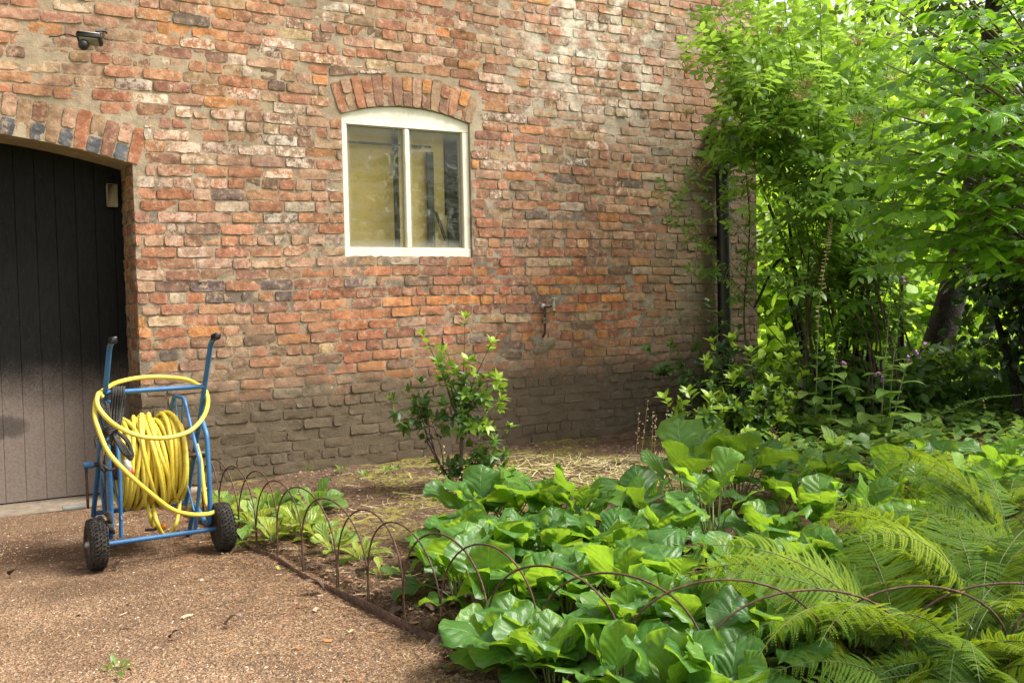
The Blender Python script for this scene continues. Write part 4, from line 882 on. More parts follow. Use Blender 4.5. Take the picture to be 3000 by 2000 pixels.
# ------------------------------------------------------------------ bed edging
HOOPL = ['rusty wire edging hoop nearest the brick wall, behind the hose cart', 'rusty wire hoop second from the brick wall', 'rusty wire hoop third from the brick wall', 'rusty hoop directly behind the right cart wheel', 'rusty hoop just to the right of the cart wheel', 'rusty hoop over the first green primroses', 'rusty hoop in front of the primrose with brown tipped leaves', 'rusty hoop over the last yellow green primroses', 'rusty hoop over bare dark soil, last before the big leaves', 'rusty hoop at the left corner where the big leaves begin', 'rusty hoop around the leftmost big glossy leaf', 'rusty hoop crossing the lower left big leaves', 'rusty hoop over the leaves spilling onto the gravel', 'rusty hoop wide and low near the bottom centre', 'rusty hoop with its crown left of the ferns', 'rusty hoop partly covered by the fern tips', 'rusty hoop buried in the middle of the ferns', 'rusty hoop at the right edge under the ferns', 'rusty hoop furthest right behind the lowest ferns']
for i in range(len(FEET)-2):
    a_, c_ = FEET[i], FEET[i+2]; za, zc_ = gz(a_[0], a_[1]), gz(c_[0], c_[1]); H = .42 if i < 12 else (.39 if i < 15 else .35); w_ = c_-a_; w_[2] = 0
    ln = rng.normal(0, .012); nrm = unit(A([-w_[1], w_[0], 0])); sh = rng.normal(0, .004)
    pts = [a_*A([1, 1, 0])+CZ*(za-.05)+nrm*sh*2]
    for t in np.linspace(0, pi, 26): pts.append((a_+c_)/2*A([1, 1, 0])-w_*.5*cos(t)*(1-.02*sin(t))+CZ*((za+zc_)/2+.13+(H-.13)*sin(t)**.85)+nrm*(ln*sin(t)+sh))
    pts.append(c_*A([1, 1, 0])+CZ*(zc_-.05)+nrm*sh*2)
    b = Buf(); P = A(pts); tube(b, P, .0038, 8)
    o = mk('edging_hoop', b, M_RUST, None, ((a_+c_)/2)*A([1, 1, 0])); tag(o, HOOPL[i] if i < len(HOOPL) else HOOPL[-1], 'edging hoop', 'wire hoops along the bed edge')
es = []
E2 = EDGE[:-1]; seg = np.linalg.norm(np.diff(E2, axis=0), axis=1); cum = np.concatenate([[0], np.cumsum(seg)])
l2 = np.arange(0, cum[-1], .08); ex, ey = np.interp(l2, cum, E2[:, 0]), np.interp(l2, cum, E2[:, 1])
off = -.035
tx, ty = np.gradient(ex), np.gradient(ey); tl_ = np.hypot(tx, ty); nx_, ny_ = -ty/tl_, tx/tl_
sg_ = 1 if sdist(A([ex[20]+nx_[20]*.1]), A([ey[20]+ny_[20]*.1]))[0] > 0 else -1
ex, ey = ex+nx_*sg_*off, ey+ny_*sg_*off
b = Buf(); n = len(l2); zt = .030+.008*np.sin(l2*2.3)+.004*np.sin(l2*7); lean = .006*np.sin(l2*1.7)
R = []
for (do, dz) in ((-.0, -.06), (0, 1), (.003, 1), (.003, -.06)):
    R.append(np.stack([ex+nx_*sg_*(do+(lean if dz == 1 else 0)), ey+ny_*sg_*(do+(lean if dz == 1 else 0)), (zt if dz == 1 else np.full(n, dz))], -1))
V = np.stack(R, 1).reshape(-1, 3); i = np.arange(n-1)[:, None]*4; j = np.arange(4)[None]
b.add(V, np.stack([i+j, i+(j+1) % 4, i+4+(j+1) % 4, i+4+j], -1).reshape(-1, 4))
o = mk('edging_strip', b, M_RUST, None, (ex[n//2], ey[n//2], 0)); tag(o, 'thin rusty metal edging strip between the gravel and the bed', 'edging strip')

# stones and dead leaves
M_STONE = m_simple('pale_sandstone', (.36, .29, .21), .9, var=.25, sc=12, bump=.7, bd=.01, dirt=(.18, .13, .09))
def rock(px, py, sx_, sy_, sz_, an, label):
    p = G(px, py, .03); b = Buf(); k = 9; u_, v_ = np.meshgrid(np.linspace(0, 2*pi, 14, endpoint=False), np.linspace(-pi/2, pi/2, 7)); sp = lambda x, e: np.sign(x)*np.abs(x)**e
    x = sp(np.cos(v_), .5)*sp(np.cos(u_), .5)*sx_; y = sp(np.cos(v_), .5)*sp(np.sin(u_), .5)*sy_; z = sp(np.sin(v_), .6)*sz_; r = 1+rng.normal(0, .05, x.shape); r[:, :] *= 1
    x, y = x*r, y*r; V = np.stack([x*cos(an)-y*sin(an)+p[0], x*sin(an)+y*cos(an)+p[1], z+p[2]], -1).reshape(-1, 3)
    i = np.arange(6)[:, None]*14; j = np.arange(14)[None]; b.add(V, np.stack([i+j, i+(j+1) % 14, i+14+(j+1) % 14, i+14+j], -1).reshape(-1, 4)); tag(mk('stone', b, M_STONE, None, p, smooth=False), label, 'stone')
rock(655, 1395, .13, .06, .045, .55, 'flat pale stone slab against the wall foot behind the hoops'); rock(560, 1442, .12, .05, .03, .5, 'flat stone lying on the soil behind the hose cart')
rock(1850, 1300, .03, .02, .018, .5, 'small brown stone at the foot of the brick wall'); rock(1275, 1375, .028, .02, .016, 1.5, 'tiny pale stone on the bare soil near the wall')
q = N('dead_brown_leaf'); q.c = q.mix(q.map(q.noise(30, 4), .35, .65), (.05, .032, .022), (.12, .08, .055)); M_DEAD = q.fin(q.pbr(q.c, .75, 0, q.bump(q.noise(40), .6, .004), .3))
M_DEADG = m_simple('grey_dead_leaf', (.26, .21, .18), .8, var=.2, sc=30, bump=.5)
def deadleaf(px, py, L, an, label, mat, bend=1.2, group=None, wdt=.33):
    p = GP(px, py) if sdist(A([G(px, py)[0]]), A([G(px, py)[1]]))[0] > 0 else G(px, py, .004)
    V, F, lv = leafgrid(7, 9, W_OB, L, wdt, .35, bend, .05, 3., rng.uniform(0, 6)); V = V-A([0, L*.4, 0]); V[:, 2] -= V[:, 2].min()
    ca_, sa_ = cos(an), sin(an); V = V@A([[ca_, sa_, 0], [-sa_, ca_, 0], [0, 0, 1]]); b = Buf(); b.add(V+p+A([0, 0, .004]), F, .5, lv); tag(mk('dead_leaf', b, mat, None, p), label, 'dead leaf', group)
for a_ in ((685, 1835, .085, 1.4, 'crumpled grey brown dead leaf on the gravel, the largest in front of the cart', M_DEADG), (925, 1738, .10, -1.3, 'curled brown dead leaf lying just outside the edging strip', M_DEAD), (515, 1872, .06, 1.5, 'narrow dark dead leaf on the gravel left of the crumpled one', M_DEAD),
           (1065, 1685, .09, .6, 'pale curled dead leaf on the soil under the hoops', M_DEADG), (1160, 1775, .09, 2.2, 'pinkish brown dead leaf beside the first big leaves', M_DEAD), (40, 1688, .06, 1.2, 'small brown dead leaf at the left edge of the gravel', M_DEAD), (1305, 1935, .05, .4, 'small pale dead leaf on the gravel below the edging strip', M_DEADG),
           (2130, 1815, .16, .8, 'large brown dead leaf between the big green leaves', M_DEAD), (1750, 1960, .15, 2.8, 'brown dead leaf under the front big leaves', M_DEAD), (2060, 1960, .14, -.5, 'curled dark dead leaf at the bottom behind a hoop', M_DEAD), (350, 1667, .07, 1.1, 'long thin pale dead leaf beside the left cart wheel', M_DEADG)): deadleaf(*a_)
def litterleaves(n, px0, px1, py0, py1):
    b = Buf(); P = A([GP(rng.uniform(px0, px1), rng.uniform(py0, py1)) for _ in range(n)]); an = rng.uniform(0, 2*pi, n); D = np.stack([np.cos(an), np.sin(an), rng.normal(0, .25, n)], -1); Nz = A([0, 0, 1.])+rnd(n, .3)
    for t in range(3): 
        tp_ = leafgrid(5, 6, W_OB, 1, .36, .3, rng.uniform(-1, 1.2), .07, 3., t*2.); m_ = np.arange(n) % 3 == t; scatter(b, tp_, frames(D[m_], Nz[m_]), P[m_]+A([0, 0, .02]), rng.uniform(.04, .12, m_.sum()), .5)
    tag(mk('leaf_litter', b, M_DEAD), 'layer of brown dead leaves under the big leaved plants', None, None, 'stuff')
litterleaves(700, 1250, 2700, 1600, 2030)

# ------------------------------------------------------------------ bergenia
def rosette(name, label, cat, p, n_, L0, L1, mat, smat, wf_=W_OB, wd=.42, pet=.14, inc=(18, 75), tint=.35, group=None, wave=.035, rot=0., bend=(.2, .9), fold=(-.02, .25), nu=11, nv=12, wkm=1.):
    th = thing(name, label, cat, p, group); b = Buf(); sb = Buf()
    for i in range(n_):
        k = (i+.5)/n_; az_ = rot+i*2.39996+rng.normal(0, .25); th_ = radians(inc[0]+(inc[1]-inc[0])*(k**.8)+rng.normal(0, 9)); L = rng.uniform(L0, L1)*(1 if k < .8 else .8)
        h = A([cos(az_), sin(az_), 0]); pl = pet*rng.uniform(.55, 1.2)*(1-.1*k); pth = min(1.45, th_+radians(20)); e0 = p+h*.015
        tp_ = e0+h*cos(pth)*pl+CZ*sin(pth)*pl
        d = unit(h*cos(th_)+CZ*sin(th_)); nn = unit(-h*sin(th_)+CZ*cos(th_)+rng.normal(0, .32, 3))
        tube(sb, curve([e0, (e0+tp_)/2+CZ*.01, tp_, tp_+d*L*.1], 8), np.linspace(.006, .0035, 9)[:len(curve([e0, (e0+tp_)/2+CZ*.01, tp_, tp_+d*L*.1], 8))] if False else .0045*L0/.2, 6, caps=False)
        tpl = leafgrid(nu, nv, wf_, 1, wd*rng.uniform(.88, 1.12), rng.uniform(*fold), rng.uniform(*bend)*(1.2-.6*k), wave*rng.uniform(.5, 1.6), rng.uniform(2., 3.6)*wkm, rng.uniform(0, 6), rng.uniform(-.2, .12))
        V = tpl[0]; jit_ = rng.normal(0, .010, V.shape); edge = (np.abs(tpl[2][:, 0]) > .9)[:, None]; V = V+jit_*edge
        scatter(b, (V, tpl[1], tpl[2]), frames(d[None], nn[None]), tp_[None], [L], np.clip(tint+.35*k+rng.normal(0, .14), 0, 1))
    mk('leaves', b, mat, th); mk('leaf_stalks', sb, smat, th); return th
M_PET = m_simple('fleshy_leaf_stalk', (.17, .22, .06), .5, var=.2, sc=20)
BG = 'big leaved elephant ear plants in the bed'
BER = [(1355, 1660, 'at the left end of the patch, nearest the yellow primroses'), (1402, 1580, 'at the back left, just in front of the small bushy shrub'), (1490, 1560, 'in the back row right of the small shrub trunk'), (1585, 1570, 'in the back row left of the dead brown flower stalk'), (1700, 1590, 'in the back row behind the dead brown flower stalk'),
  (1890, 1570, 'right of the straw gap, at its edge'), (2010, 1530, 'with tall upright pale leaves behind the straw gap'), (2160, 1490, 'with the tallest upright light green leaf of the patch'), (2290, 1510, 'in the back row between the tallest leaf and the ferns'), (2420, 1470, 'at the back right in front of the creeping ground cover'), (2610, 1500, 'darker, directly left of the tall back fern'), (2740, 1470, 'dark leaved, behind the tall back fern'), (2930, 1440, 'at the right edge with broad dark veined leaves'),
  (1337, 1750, 'at the left front corner inside the wire hoops'), (1424, 1690, 'second row, behind the hoop at the left corner'), (1527, 1680, 'second row with shiny dark leaves left of centre'), (1640, 1690, 'second row just below the dead flower stalk'), (1780, 1680, 'second row centre with pale upright leaves'), (1930, 1650, 'second row with a big pale leaf underside'), (2090, 1640, 'second row below the tallest leaf'), (2250, 1630, 'second row with dark crinkled leaves'), (2400, 1610, 'second row touching the yellow fern tips'), (2560, 1620, 'half hidden behind the yellow fern fronds'),
  (1432, 1820, 'front left, spilling a wide leaf over the edging strip'), (1534, 1800, 'third row with a large flat glossy leaf'), (1660, 1810, 'third row seen through the middle hoop'), (1820, 1790, 'third row with a dark upright leaf in the hoop'), (1990, 1780, 'third row right of centre under the hoop crossing'), (2160, 1750, 'third row with folded dark leaves'), (2320, 1740, 'third row left of the lowest ferns'),
  (1527, 1935, 'lowest left, growing out over the gravel'), (1640, 1960, 'lowest row left of the hoop feet at the bottom'), (1830, 1900, 'lowest row with a bright yellow green upright leaf'), (2010, 1900, 'lowest row with a broad leaf between two hoops'), (2190, 1880, 'lowest row beside brown dead leaves'), (2300, 1950, 'lowest right, at the bottom edge beside the fern'), (1494, 2000, 'bottom left corner of the patch, lying over the edging strip'), (1620, 2050, 'cut by the bottom edge left of the first crossing hoops'), (1790, 2060, 'cut by the bottom edge between two hoop feet'), (1960, 2050, 'cut by the bottom edge right of the centre hoops'), (2130, 2050, 'cut by the bottom edge left of the low dull fern'), (2700, 1560, 'between the tall back fern and the yellow fern'), (2860, 1540, 'mostly hidden behind the tall pale fern'), (2500, 1720, 'peeping out between the yellow fern fronds'), (2650, 1700, 'in the shade of the big yellow green fern')]
for i, (px, py, lb) in enumerate(BER):
    p = GP(px, py); rosette('elephant_ear_plant', 'elephant ear plant '+lb, 'plant', p, int(rng.integers(11, 15)), .15, .235 if py > 1620 else .275, L_BER, M_PET, wd=.47, fold=(-.15, .14), bend=(.3, 1.3), wkm=1.5, pet=.30 if 'tall' in lb and 'fern' not in lb else (.13 if py > 1620 else .18), wave=.075, group=BG, rot=rng.uniform(0, 6), tint=.26+rng.uniform(0, .22), inc=(8, 82))
# primroses
PRI = [(668, 1500, .13, 'darker primrose close behind the right cart wheel'), (745, 1545, .15, 'green primrose with large crinkled leaves behind the third hoop'), (790, 1510, .16, 'tall green primrose at the back of the primrose group'), (915, 1500, .15, 'dark green primrose standing alone at the back right'), (800, 1585, .12, 'small yellow green primrose at the front left'), (880, 1565, .15, 'pale primrose with brown scorched leaf tips'), (935, 1590, .11, 'small bright yellow primrose in the middle of the row'), (975, 1615, .11, 'bright yellow green primrose second from the right'), (1062, 1640, .10, 'ragged yellow primrose on open soil'), (1115, 1690, .08, 'tiny wilted primrose near the big leaved plants'), (840, 1640, .055, 'seedling with two upright leaves on the edging strip'), (1190, 1690, .07, 'small dark seedling beside the leftmost big leaf')]
for px, py, L, lb in PRI:
    bright = 0 if 'dark' in lb or 'tall green' in lb else .35
    rosette('primrose', lb, 'plant', GP(px, py), 5 if L < .09 else 14, L*.95, L*1.45, L_PRI if bright else L_FOX, M_GSTEM, W_SP, .25, .02, (20, 70), .15+bright, 'low primroses behind the wire hoops', .03, rng.uniform(0, 6), (.3, 1.3), (.1, .5), 5, 8)
for px, py, lb in ((1135, 1388, 'small feathery weed at the foot of the wall left of the shrub'), (1070, 1402, 'flat rosette weed on the soil near the wall'), (1000, 1392, 'little fern like weed at the wall foot, leftmost of the weeds'), (1160, 1385, 'tiny pale sprig right of the feathery weed'), (1310, 1590, 'fine green sprig under the small shrub'), (985, 1700, 'tiny bright sprout by the bare hoop foot'), (700, 1610, 'tiny green sprout on the gravel beside the cart wheel'), (1420, 1400, 'leafy green sprig right of the shrub base'), (340, 1977, 'small tuft of grass in the gravel at the bottom')):
    rosette('small_weed', lb, 'weed', GP(px, py) if px > 720 else G(px, py, 0.), 10, .03, .055, L_GC, M_GSTEM, W_LA, .2, .03, (20, 80), .55, 'small weeds', .02, rng.uniform(0, 6), (.2, 1.), (.1, .3), 3, 4)

# ------------------------------------------------------------------ ferns
M_FSTK = m_simple('fern_stalk', (.10, .13, .04), .7)
def fern(label, p, n_, L, az0, spread, lift, tint, name='fern'):
    th = thing(name, label, 'fern', p, 'ferns at the right'); b = Buf(); rb = Buf()
    n_ = int(n_*1.05)
    for f_ in range(n_):
        az_ = az0+spread*((f_+.5)/n_-.5)*2+rng.normal(0, .12); Lf = L*rng.uniform(.75, 1.12); h = A([cos(az_), sin(az_), 0]); lf = lift*rng.uniform(.7, 1.15)
        t = np.linspace(0, 1, 40); ang = lf*(1-t)**.8*1.0+(-.55*rng.uniform(.5, 1.5))*t; dx = np.cos(ang)/39*Lf; dz = np.sin(ang)/39*Lf
        X = np.cumsum(dx); Z = np.cumsum(dz); C = p+h*X[:, None]+CZ*Z[:, None]; side = np.cross(h, CZ); tw = rng.normal(0, .6)
        tube(rb, C[::3], np.linspace(.003, .0008, len(C[::3])), 5, caps=False)
        T = np.gradient(C, axis=0); T /= np.linalg.norm(T, axis=1)[:, None]
        npn = 23; V = []; 
        for sg in (-1, 1):
            for i in range(npn):
                k = .16+.83*i/npn; pos = int(k*39); o = C[pos]; tg = T[pos]; sd_ = unit(side*sg*cos(tw)+np.cross(side, tg)*sin(tw)*sg); nr = np.cross(sd_, tg)
                pl = Lf*.27*sin(pi*min(1, (1-k)*1.35+.02)**.8 if (1-k)*1.35 < .74 else pi*.5+(k-.16)*0)*(.55+.45*min(1, (k-.1)/.25)) if False else Lf*.215*min(1, (1-k)**.8*1.5)*(.5+.5*min(1, (k-.1)/.22))
                pd = unit(sd_*.92+tg*.42-CZ*.10+rng.normal(0, .05, 3)); qd = unit(np.cross(nr, pd)); m_ = max(4, int(pl/.0062))
                s_ = np.linspace(0, 1, m_+1)[:-1]+.5/m_; droop = -CZ[None]*(s_**2)[:, None]*pl*rng.uniform(.1, .4)
                base = o+pd*s_[:, None]*pl+droop+tg*(s_**2)[:, None]*pl*.22; ll = min(.0150, pl*.13)*(1-s_**1.6)+.0012; ww = pl/m_*.55
                for sg2 in (-1, 1):
                    e = base+(qd*sg2*.92+pd*.4)*ll[:, None]-CZ*ll[:, None]*.12
                    mid_ = base*.45+e*.55
                    V.append(np.stack([base-pd*ww*.7, mid_-pd*ww, e, mid_+pd*ww], 1))
        V = np.concatenate(V); n4 = len(V); sgn = np.repeat(A([0., .2, 1, .2])[None], n4, 0).ravel()
        b.add(V.reshape(-1, 3), np.arange(n4*4).reshape(-1, 4)[:, [0, 1, 2, 3]], np.clip(tint+rng.normal(0, .24), 0, 1))
    mk('fronds', b, L_FERN, th, smooth=False); mk('frond_stalks', rb, M_FSTK, th); return th
for a_ in (((2640, 1930), 13, .80, 2.6, 1.5, 1.15, .72, 'large yellow green fern whose fronds sweep left over the hoops'), ((2870, 1850), 12, .80, 2.0, 1.7, 1.2, .62, 'bright fern in the right corner behind the lowest fronds'), ((2560, 2010), 8, .50, 2.9, 1.2, .55, .35, 'low dull green fern hanging out at the bottom, left of the others'), ((2840, 2040), 9, .55, 3.6, 1.8, .6, .3, 'dark fern with drooping fronds at the bottom edge'),
           ((2990, 1960), 9, .6, 3.0, 1.6, .8, .3, 'grey green fern at the lower right corner'), ((2960, 1640), 12, .85, 2.5, 1.1, 1.25, .5, 'tall pale fern leaning left at the back right'), ((3060, 1760), 10, .8, 2.4, 1.2, 1.1, .6, 'fern at the right edge between the tall pale one and the corner'),
           ((2720, 1990), 11, .55, 3.3, 1.8, .8, .35, 'shadowed fern low under the large yellow green one'), ((2950, 2060), 11, .6, 3.0, 2.2, .75, .4, 'fern cut by the bottom edge at the right corner'), ((2760, 1720), 11, .7, 2.7, 1.8, 1.2, .7, 'bright yellow fern in the middle of the fern group'), ((2900, 1740), 10, .65, 3.2, 2.2, 1., .35, 'deep green fern between bright ones on the right'), ((2450, 1900), 8, .5, 3.0, 1.6, .8, .55, 'leftmost small fern among the big leaves'),
           ((2810, 1935), 14, .55, 3.4, 3.1, .95, .5, 'rounded fern in front, between two hoop feet'), ((2980, 1850), 15, .6, 3.3, 3.1, 1.1, .45, 'rounded fern filling the gap at the right edge'), ((2860, 1960), 14, .55, 3.6, 3.1, 1., .5, 'rounded low fern in front of the bright one in the corner'), ((3000, 2080), 13, .5, 3.6, 3.1, .9, .35, 'lowest fern in the very corner of the bed'), ((2700, 2090), 12, .5, 3.6, 3.1, .9, .3, 'lowest drooping fern left of the corner'), ((2950, 1540), 12, .7, 3.0, 2.6, 1.2, .45, 'pale fern behind the tall one at the right edge')):
    (px, py), n_, L, az_, sp_, lf, ti, lb = a_; p = GP(px, py); fern(lb, p, n_, L, az_, sp_, lf, ti)

# ------------------------------------------------------------------ shrubs, stalks
def tips(lst, Y): return [PD(x, y, Y+dy) for x, y, dy in lst]
pb = GP(1348, 1432); Yb = pb[1]
shrub('small_shrub', 'young bushy shrub growing in front of the brick wall between window and tap', 'shrub', pb, tips([(1362, 965, 0), (1255, 1010, .05), (1425, 1035, -.05), (1300, 1060, .1), (1435, 1130, -.1), (1445, 1190, .1), (1365, 1090, -.1), (1400, 1240, -.1)], Yb), L_SHR, M_BARK, .078, .009, 7, .10, 4, [T_OV, T_NAR], 5, fork=PD(1352, 1190, Yb), tint=.42, tipbright=.6, t0=.2)
wd = [o for o in bpy.data.objects if o.get('label', '').startswith('young bushy')][0]
shrub('small_shrub', 'low side branch of dark leaves spreading left of the young bushy shrub', 'shrub', GP(1335, 1425), tips([(1175, 1190, 0), (1210, 1175, .1), (1260, 1220, .05), (1240, 1150, .1)], Yb), L_SHR, M_BARK, .074, .005, 5, .10, 4, [T_OV, T_NAR], 5, fork=PD(1250, 1290, Yb), tint=.12, tipbright=.15, t0=.6)
shrub('small_shrub', 'low leafy shoots at the foot of the young bushy shrub, on its right', 'shrub', GP(1358, 1430), tips([(1475, 1275, 0), (1430, 1310, -.1), (1450, 1350, .1), (1400, 1370, 0), (1300, 1370, .1), (1420, 1290, .1)], Yb), L_SHR, M_BARK, .075, .005, 6, .09, 4, [T_OV, T_NAR], 5, tint=.15, tipbright=.35, t0=.35)
shrub('shrub', 'dark leaved shrub in front of the drainpipe, furthest back', 'shrub', PD(2140, 1290, 8.75), tips([(2085, 925, 0), (2110, 960, 0), (2160, 1000, .1), (1930, 1050, -.2), (1990, 1035, -.1), (1960, 1100, -.2), (2060, 1050, 0), (2040, 1120, -.1), (2240, 1030, .1), (2200, 1060, 0), (2300, 1080, .1), (2120, 1100, .1)], 8.65), L_DRK, M_BARK, .095, .008, 10, .15, 5, [T_OV, T_NAR], 6, tint=.4, tipbright=.5, t0=.3)
shrub('shrub', 'bushy shrub with bright yellow green shoot tips right of the drainpipe', 'shrub', PD(2200, 1345, 7.9), tips([(2100, 1040, 0), (2150, 1030, 0), (2200, 1070, 0), (2080, 1090, -.1), (2270, 1090, 0), (2310, 1080, .1), (2330, 1130, .1), (2250, 1150, -.2), (2150, 1140, -.2), (2210, 1200, -.2), (2300, 1200, 0), (2120, 1200, -.1), (2260, 1250, -.1)], 7.8), L_SHR, M_BARK, .095, .008, 11, .14, 5, [T_OV, T_NAR], 6, tint=.30, tipbright=.75, t0=.25)
shrub('shrub', 'smaller glossy shrub with a few large pale shoots just behind the big leaves', 'shrub', PD(2065, 1395, 7.2), tips([(1965, 1195, 0), (2025, 1180, 0), (2080, 1200, 0), (2110, 1240, .1), (2160, 1290, 0), (2000, 1290, -.1), (2180, 1330, 0), (2060, 1300, -.1)], 7.1), L_SHR, M_BARK, .10, .008, 9, .12, 4, [T_OV, T_NAR], 5, tint=.28, tipbright=.6, t0=.25)
M_DRY = m_simple('dry_straw_stalk', (.48, .36, .19), .7, var=.15, sc=60); M_DRYB = m_simple('dead_reddish_stalk', (.13, .055, .035), .8, var=.2, sc=60)
def podstalk(label, pts, mat, group, r=.0018, npod=9, ps=.008, cat='dry stalk', name='dry_stalk', t0=.55):
    p = A(pts[0]); th = thing(name, label, cat, p, group); b = Buf(); P = curve(pts, 24); tube(b, P, np.linspace(r, r*.5, len(P)), 5); mk('stem', b, mat, th); b = Buf()
    for k in range(npod):
        t = t0+(1-t0)*k/max(1, npod-1); q_ = P[min(len(P)-1, int(t*(len(P)-1)))]+rng.normal(0, .006, 3); o = unit(rng.normal(0, 1, 3)*A([1, 1, .2])+CZ*.7)
        lathe(b, q_, o, [(0, .001), (ps*.6, ps*.35), (ps*1.3, ps*.65), (ps*2, ps*.5), (ps*2.4, .0)], 6)
    mk('seed_pods', b, mat, th); return th
DRL = ['leftmost pale dry seed stalk by the straw patch', 'tallest pale dry seed stalk, second from the left', 'pale dry seed stalk leaning right in the middle of its group', 'thin pale dry stalk with pods in the centre', 'straight pale dry stalk right of centre', 'pale dry stalk closest to the glossy shrub', 'short pale dry stalk tilting far right into the shrub', 'pale dry stalk with few pods between two taller ones']
for k, (xb, yb_, xt, yt) in enumerate([(1855, 1370, 1872, 1215), (1870, 1365, 1898, 1175), (1905, 1350, 1912, 1205), (1912, 1350, 1922, 1215), (1938, 1345, 1955, 1190), (1948, 1350, 1972, 1215), (1960, 1360, 1998, 1215), (1925, 1350, 1962, 1240)]):
    Y = 7.45+rng.uniform(-.1, .2); podstalk(DRL[k], [PD(xb, yb_+25, Y), PD(xb*.6+xt*.4+3, yb_*.6+yt*.4, Y), PD(xt, yt, Y)], M_DRY, 'pale dry seed stalks')
for k, (xb, yb_, xt, yt, Y, lb) in enumerate([(1648, 1590, 1640, 1385, 5.5, 'dead reddish flower stalk in the middle of the big leaves, left stem'), (1655, 1590, 1665, 1400, 5.5, 'dead reddish flower stalk in the middle of the big leaves, right stem'), (2280, 1400, 2262, 1250, 6.9, 'dead brown flower stalk behind the tallest big leaf'), (2285, 1400, 2275, 1262, 6.9, 'second dead brown flower stalk behind the tallest big leaf')]):
    podstalk(lb, [PD(xb, yb_, Y), PD((xb+xt)/2, (yb_+yt)/2, Y), PD(xt, yt, Y)], M_DRYB, 'dead reddish stalks', .003, 26, .007, t0=.5)
for xb, yb_, xt, yt, lb in ((1262, 1480, 1300, 1310, 'pale dry stalk left of the young shrub trunk'), (1300, 1490, 1360, 1370, 'pale dry stalk crossing in front of the young shrub trunk'), (2340, 1420, 2400, 1280, 'pale dry stalk leaning right behind the big leaves')):
    Y = GP(xb, yb_)[1]; podstalk(lb, [PD(xb, yb_, Y), PD((xb+xt)/2, (yb_+yt)/2, Y), PD(xt, yt, Y)], M_DRY, 'lone pale dry stalks', npod=5)
M_PURP = m_simple('pink_purple_petal', (.50, .25, .50), .5, var=.15, sc=40)
def foxglove(label, pts, nfl, nleaf, L, mat=None, flowers=(), r=.005):
    p = A(pts[0]); th = thing('foxglove', label, 'foxglove', p, 'foxgloves among the shrubs'); P = curve(pts, 60); b = Buf(); tube(b, P, np.linspace(r, r*.3, len(P)), 6); mk('stem', b, M_GSTEM, th)
    b = Buf(); LP_, LD, LN, LS, LT = [], [], [], [], []
    for k in range(nfl):                                  # spent capsules up the spike
        t = .42+.57*k/nfl; q_ = P[int(t*(len(P)-1))]; o = unit(rng.normal(0, 1, 3)*A([1, 1, .1])); o = unit(o+CZ*.25); s_ = .014*(1.2-.6*(k/nfl))
        lathe(b, q_+o*.004, o, [(0, .001), (s_*.5, s_*.42), (s_*1.2, s_*.4), (s_*2., .0008)], 5)
    mk('seed_capsules', b, mat or L_GC, th); b = Buf()
    wd2 = Woody()
    for k in range(nleaf):
        t = .02+.42*k/nleaf; q_ = P[int(t*(len(P)-1))]; a_ = k*2.4+rng.uniform(0, .6); h = A([cos(a_), sin(a_), 0]); wd2.leaf(q_, unit(h+CZ*(.55-.2*t)), unit(CZ-h*.4), L*1.45*(1.25-1.5*t)*rng.uniform(.7, 1.1), .35+rng.uniform(0, .45))
    for k in range(nleaf): 
        t = .35+.6*k/nleaf; q_ = P[int(t*(len(P)-1))]; a_ = k*2.4; h = A([cos(a_), sin(a_), 0]); wd2.leaf(q_, unit(h+CZ*.3), CZ, .03, .6)
    tps = [leafgrid(5, 8, W_OV, 1, .27, .15, 1.0, .02, 3, x) for x in (0., 2.)]; wd2.emit(b, tps); mk('leaves', b, L_FOX, th)
    for (fx, fy) in flowers:
        Y = p[1]-.02; b = Buf()
        for _ in range(2): o = unit(A([rng.normal(0, .6), -.6, -.7])); lathe(b, PD(fx+rng.normal(0, 4), fy+rng.normal(0, 5), Y), o, [(0, .002), (.006, .007), (.02, .010), (.028, .014)], 8)
        mk('flower', b, M_PURP, th)
foxglove('tallest foxglove stalk with brown seed capsules, right of the building corner', [PD(2385, 1290, 7.9), PD(2392, 1120, 7.9), PD(2400, 900, 7.9), PD(2425, 720, 7.9), PD(2434, 636, 7.9)], 95, 9, .20, M_DRY)
foxglove('foxglove with twin spikes, taller spike with a single purple bell near its top', [PD(2578, 1330, 7.5), PD(2590, 1100, 7.5), PD(2610, 880, 7.5), PD(2632, 745, 7.5)], 55, 12, .22, flowers=[(2642, 820), (2572, 1095), (2585, 1105)])
foxglove('slim foxglove spike just right of the one with twin spikes', [PD(2600, 1330, 7.6), PD(2615, 1080, 7.6), PD(2640, 900, 7.6), PD(2652, 830, 7.6)], 40, 6, .15)
foxglove('foxglove with pink flowers near its tip leaning right toward the dark trunk', [PD(2600, 1300, 7.4), PD(2650, 1090, 7.4), PD(2685, 1000, 7.4), PD(2706, 955, 7.4)], 30, 8, .2, flowers=[(2700, 1005), (2690, 1030), (2655, 1040)])
foxglove('shortest foxglove spike with one purple bell, left of the twin spikes', [PD(2430, 1300, 7.7), PD(2440, 1100, 7.7), PD(2455, 1000, 7.7), PD(2466, 955, 7.7)], 40, 9, .2, flowers=[(2470, 1060)])
foxglove('long foxglove stalk lying over and reaching to the right edge of the garden', [PD(2330, 1400, 6.9), PD(2480, 1330, 6.9), PD(2700, 1240, 6.8), PD(2850, 1175, 6.7), PD(2995, 1155, 6.6)], 90, 9, .16)

